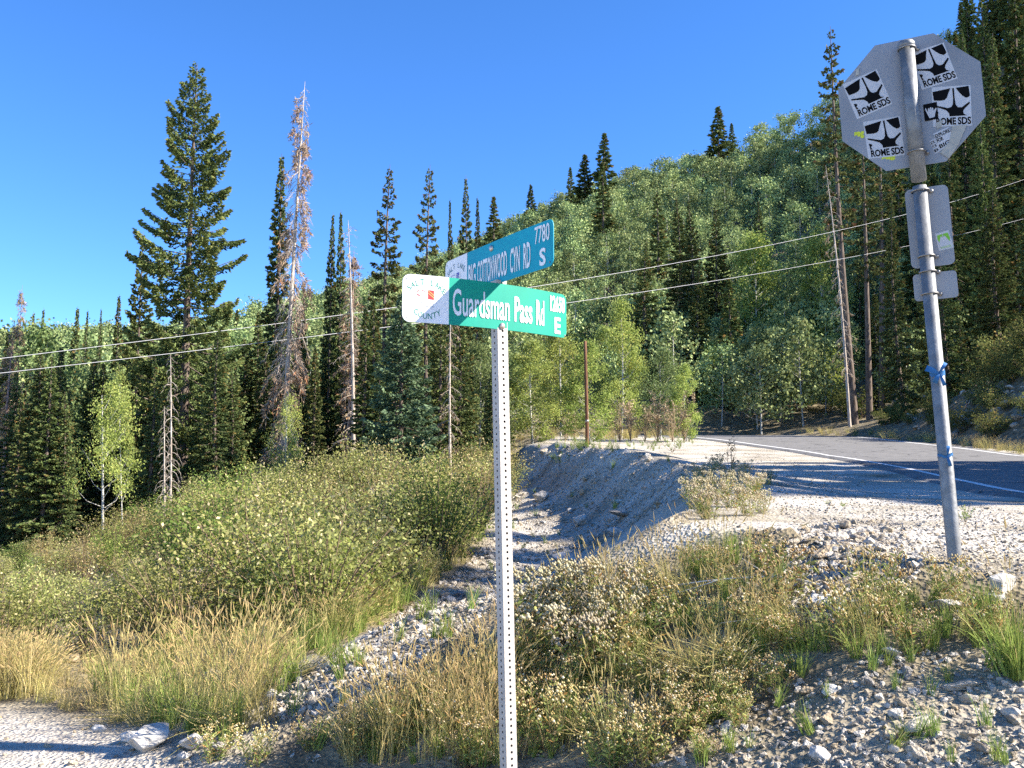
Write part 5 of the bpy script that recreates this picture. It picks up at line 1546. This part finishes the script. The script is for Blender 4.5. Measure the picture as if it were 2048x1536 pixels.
a5 = shrub_field([(1230, 1536), (1330, 1440), (1560, 1350), (1620, 1390), (1480, 1450), (1400, 1536)], 120, 35, 0.2, ['aster_0', 'aster_1', 'aster_2'], 0.3, 0.6, 'seeding_aster', 'low golden-headed weed at the top of the crumbled bank', 'plant', 'low weeds above the crumbled bank', 14, 0.02)
a6 = shrub_field([(340, 1536), (430, 1505), (600, 1470), (660, 1500), (640, 1536)], 60, 36, 0.24, ['aster_1', 'puff_1', 'aster_2'], 0.35, 0.6, 'roadside_weed', 'pale weed behind the boulders at the dirt lot edge', 'plant', 'weeds at the dirt lot edge', 14, 0.02)
a7 = shrub_field([(300, 1300), (560, 1220), (760, 1150), (900, 1080), (900, 1130), (740, 1250), (520, 1350), (300, 1380)], 120, 37, 0.5, W, 0.14, 0.3, 'low_shrub', 'low green shrub sprout among the grass below the thicket', 'shrub', 'low shrubs below the thicket', 16, 0.02)
a2 = shrub_field([(1050, 1360), (1060, 1270), (1240, 1250), (1280, 1290), (1150, 1380)], 80, 32, 0.24, ['puff_0', 'puff_1', 'puff_2'], 0.6, 0.95, 'puffy_weed', 'cream puffy-headed weed right of the sign post', 'plant', 'cream puffy weeds right of the sign post', 14, 0.02)
a3 = shrub_field([(1350, 1010), (1440, 930), (1550, 970), (1560, 1020), (1420, 1050)], 60, 33, 0.5, ['puff_0', 'puff_1', 'puff_2'], 0.42, 0.66, 'puffy_weed', 'white puffy-headed weed at the edge of the gravel shoulder', 'plant', 'white puffy weeds at the shoulder edge', 16, 0.02)
a4 = shrub_field([(700, 1480), (860, 1400), (900, 1420), (700, 1536), (560, 1536)], 30, 34, 0.4, ['puff_0', 'aster_1', 'aster_2'], 0.4, 0.75, 'puffy_weed', 'pale puffy weed left of the sign post by the gravel chute', 'plant', 'pale weeds by the gravel chute', 14, 0.02)
print('weeds', a1, a2, a3, a4)

# ------------------------------------------------------------------ grass
DRY = [grass_mesh('dry_tuft_%d' % i, 301 + i, 20, 0.72, 0.1, 0.42, 0.0045, 'dry_grass', 0.11, 0.09, 0.011) for i in range(4)]
GRN = [grass_mesh('green_tuft_%d' % i, 311 + i, 34, 0.30, 0.1, 0.6, 0.006, 'green_grass', 0, 0.05) for i in range(3)]
STRAW = [grass_mesh('straw_tuft_%d' % i, 321 + i, 60, 0.5, 0.1, 0.7, 0.006, 'dry_grass', 0.05, 0.14, 0.008) for i in range(3)]
STRAW_COL = source_collection('straw_grass_source', STRAW)
def grass_field(name, fields, col, k, label, lean=0.2):
    P = []; S = []
    for poly, n, seed, a, b in fields:
        q = in_poly_samples(poly, n, seed); h = hit(q[:, 0], q[:, 1]); h = h[~np.isnan(h[:, 0])]
        P.append(h); S.append(g.uniform(a, b, len(h)))
    P = np.vstack(P); S = np.concatenate(S); n = len(P)
    scatter(name, P, np.stack([S, S, S], 1), np.stack([g.normal(0, lean, n), g.normal(0, lean, n), g.random(n) * 6.28], 1), g.integers(0, k, n), col, label, 'grass')
LEFTB = [(170, 1400), (330, 1290), (560, 1190), (760, 1120), (900, 1000), (1000, 930), (1000, 1050), (900, 1150), (760, 1250), (560, 1400), (450, 1490), (260, 1450)]
grass_field('dry_grass', [(LEFTB, 46, 41, 0.5, 0.95), ([(170, 1430), (300, 1370), (560, 1360), (600, 1420), (480, 1490), (240, 1460)], 34, 42, 0.6, 0.95), (BANK, 42, 43, 0.35, 0.7),
                          ([(620, 1536), (800, 1470), (900, 1420), (1010, 1360), (1010, 1536)], 45, 44, 0.5, 0.8), ([(1060, 1250), (1200, 1200), (1390, 1110), (1440, 1150), (1250, 1280)], 24, 45, 0.4, 0.65),
                          ([(1000, 880), (1050, 870), (1050, 900), (1000, 930)], 20, 46, 0.8, 1.2), ([(450, 1180), (700, 1040), (950, 960), (1000, 980), (960, 1090), (800, 1220), (600, 1320)], 44, 49, 0.7, 1.1)], source_collection('dry_grass_source', DRY), 4, 'tall dry golden grass on the banks')
grass_field('green_grass', [(BANK, 210, 51, 0.35, 0.75), (LEFTB, 260, 52, 0.5, 1.1), ([(1960, 1330), (2048, 1320), (2048, 1370), (1980, 1360)], 7, 53, 0.8, 1.2), (CRUMBLE, 26, 54, 0.3, 0.6), ([(1050, 895), (1200, 880), (1380, 882), (1400, 900), (1200, 905)], 50, 55, 0.6, 1.2), (SLOPE, 40, 56, 0.4, 0.9), ([(450, 1180), (700, 1040), (950, 960), (1000, 980), (960, 1090), (800, 1220), (600, 1320)], 420, 57, 0.9, 1.6)],
            source_collection('green_grass_source', GRN), 3, 'short green grass tufts on the banks')
grass_field('straw_grass', [([(-40, 1400), (-40, 1330), (60, 1330), (110, 1360), (60, 1400)], 42, 61, 0.6, 1.0), ([(60, 1400), (100, 1330), (220, 1330), (230, 1420), (130, 1430)], 26, 65, 0.3, 0.6), ([(1550, 866), (1640, 862), (1760, 866), (2048, 900), (2048, 910), (1700, 872)], 60, 62, 0.7, 1.3), ([(450, 1180), (700, 1040), (950, 960), (1000, 980), (960, 1090), (800, 1220), (600, 1320)], 80, 63, 0.7, 1.2), ([(1020, 880), (1100, 868), (1380, 868), (1380, 876), (1100, 882)], 80, 64, 0.8, 1.4)],
            STRAW_COL, 3, 'pale straw-coloured grass beside the lot and road')

grass_field('grass_litter', [(BANK, 55, 71, 0.35, 0.6), (LEFTB, 90, 72, 0.5, 0.9), ([(1350, 1330), (1480, 1320), (1500, 1370), (1380, 1380)], 14, 73, 0.5, 0.8)], STRAW_COL, 3, 'matted dead grass lying flat between the weeds', 1.1)

# ------------------------------------------------------------------ fallen wood and single weeds
def branch(pp, r0, label, mat='white_wood', forks=(), lift=0.05, nm='fallen_branch'):
    pts = []
    for px, py, D, dz in pp:
        q = T(px, py, D); pts.append(q)
    C = polyline(np.array(pts), 6)
    e = C[0]
    n = len(C)
    tb = [(C - e, r0 * (1 - 0.75 * np.linspace(0, 1, n)), 6)]
    for f in forks:
        F = polyline(np.array([T(*q[:3]) for q in f]), 4)
        tb.append((F - e, r0 * 0.5 * (1 - 0.8 * np.linspace(0, 1, len(F))), 5))
    obj(nm, tubes_mesh(nm, tb), M[mat], None, label, 'branch', None, None, tuple(e))
def gD(px, py):
    return float(hit([px], [py])[0][1])
def groundbranch(pp, r0, label, forks=(), up=0.12, mat='white_wood'):
    P = [(px, py - 6, gD(px, py + 8) - 0.12, 0) for px, py in pp]
    F = [[(px, py - 6, gD(px, py + 8) - 0.12) for px, py in f] for f in forks]
    branch(P, r0, label, mat, F)
groundbranch([(1642, 1176), (1560, 1160), (1440, 1165), (1330, 1180), (1245, 1200)], 0.007, 'long bleached twig lying across the bank weeds', [[(1440, 1165), (1400, 1178), (1330, 1200)], [(1560, 1160), (1520, 1145), (1480, 1120)]])
groundbranch([(1560, 1242), (1500, 1245), (1440, 1252)], 0.005, 'short bleached twig below the long twig')
groundbranch([(442, 1098), (470, 1130), (492, 1140)], 0.035, 'thick bleached branch end in the willow thicket', [[(470, 1130), (500, 1120), (520, 1115)]])
groundbranch([(530, 1045), (545, 1070), (565, 1085)], 0.03, 'bleached branch sticking out high in the thicket')
groundbranch([(338, 1275), (380, 1310), (436, 1352)], 0.022, 'bleached fallen branch slanting down to the grey boulder', [[(380, 1310), (400, 1300), (420, 1296)]])
groundbranch([(325, 1165), (350, 1180), (372, 1182)], 0.02, 'grey crooked branch low in the thicket', [[(350, 1180), (340, 1205), (345, 1212)]])
groundbranch([(446, 1222), (465, 1214), (482, 1205)], 0.015, 'small bleached stick below the thicket')
groundbranch([(1790, 785), (1830, 772), (1858, 740)], 0.05, 'grey curved branch lying on the shaded bank', mat='red_wood')
groundbranch([(1925, 830), (1945, 790), (1958, 765)], 0.05, 'grey straight branch on the shaded bank near the picture edge', mat='red_wood')

def weed(name, seed, px, py, top, mat, label, cat='plant', nst=7, spread=0.22, leafn=60):
    gg = np.random.default_rng(seed)
    h = hit([px], [py])[0]
    H = (T(px, top, h[1])[2] - h[2])
    tb = []; LP = []
    for i in range(nst):
        a = gg.random() * 6.28; o_ = spread * H * gg.random()
        tip = np.array((math.cos(a) * o_, math.sin(a) * o_, H * gg.uniform(0.6, 1.0)))
        s = np.linspace(0, 1, 5)[:, None]
        C = s * tip + np.sin(s * 3) * gg.normal(0, 0.03, 3) * H
        tb.append((C, 0.012 * H * (1 - 0.7 * s[:, 0]) * 0.6, 4))
        for j in range(7):
            q = gg.uniform(0.35, 1)
            b = np.array([np.interp(q, s[:, 0], C[:, c]) for c in range(3)])
            d = norm(np.array((gg.normal(), gg.normal(), gg.uniform(0.3, 1.5))))
            e2 = b + d * H * gg.uniform(0.06, 0.2)
            tb.append((np.array((b, (b + e2) / 2, e2)), np.array((0.003, 0.0025, 0.0012)) * H, 3))
            for k in range(max(1, leafn // (nst * 2))):
                LP.append(b + (e2 - b) * gg.random())
    LP = np.array(LP); n = len(LP)
    d = rand_unit(gg, n); w = norm(np.cross(d, rand_unit(gg, n)))
    V, Q = leaf_quads(LP, d, w, H * 0.05 * gg.uniform(0.5, 1.4, n), H * 0.02 * np.ones(n))
    e = empty(name, tuple(h), label, cat)
    st = tubes_mesh('stems', tb); obj('stems', st, M['rust_stem'] if mat == 'rust_weed' else M['stem'], e)
    lf = mesh_np('leaves', V, Q, tint=np.repeat(gg.random(n), 4)); obj('leaves', lf, M[mat], e)
M['rust_stem'] = pbr('rusty_stem', (0.36, 0.26, 0.15), 0.9, var=0.3)
for k, (px, top, lab) in enumerate(((1240, 800, 'tall dry weed leftmost behind the gravel mound'), (1262, 790, 'bushy dry weed behind the gravel mound'), (1290, 805, 'short dry weed in the middle of the row behind the mound'),
                                    (1315, 770, 'tallest dry weed behind the gravel mound'), (1345, 800, 'drooping dry weed near the road bend'), (1368, 790, 'dry weed rightmost beside the road bend'), (1130, 830, 'faint dry weed left of the brown pole'), (1150, 815, 'dry weed against the brown pole'))):
    weed('dry_weed', 401 + k, px, 884, top, 'rust_weed', lab, nst=8, spread=0.3, leafn=160)
weed('dark_weed', 421, 1462, 950, 872, 'dark_forb', 'blackened dead weed standing above the white puffy weeds', nst=4, spread=0.2, leafn=60)
for k, (px, py, top, lab) in enumerate(((1345, 905, 868, 'bushy green forb on top of the gravel mound near the road'), (1300, 900, 880, 'low green forb left of the bushy one'), (1150, 892, 868, 'green forb at the crest left of the mound'), (1120, 935, 905, 'green forb on the gravel slope by the sign post'),
                                        (1200, 888, 872, 'green forb on the crest of the mound'), (1690, 1020, 1000, 'small green sprout on the shoulder gravel'), (1655, 1012, 998, 'tiny sprout left of the small green sprout'), (1930, 1050, 1010, 'spindly weed right of the stop sign pole'), (1520, 985, 955, 'green weed at the shaded shoulder'))):
    weed('green_weed', 431 + k, px, py, top, 'forb_leaf', lab, nst=9, spread=0.9, leafn=260)
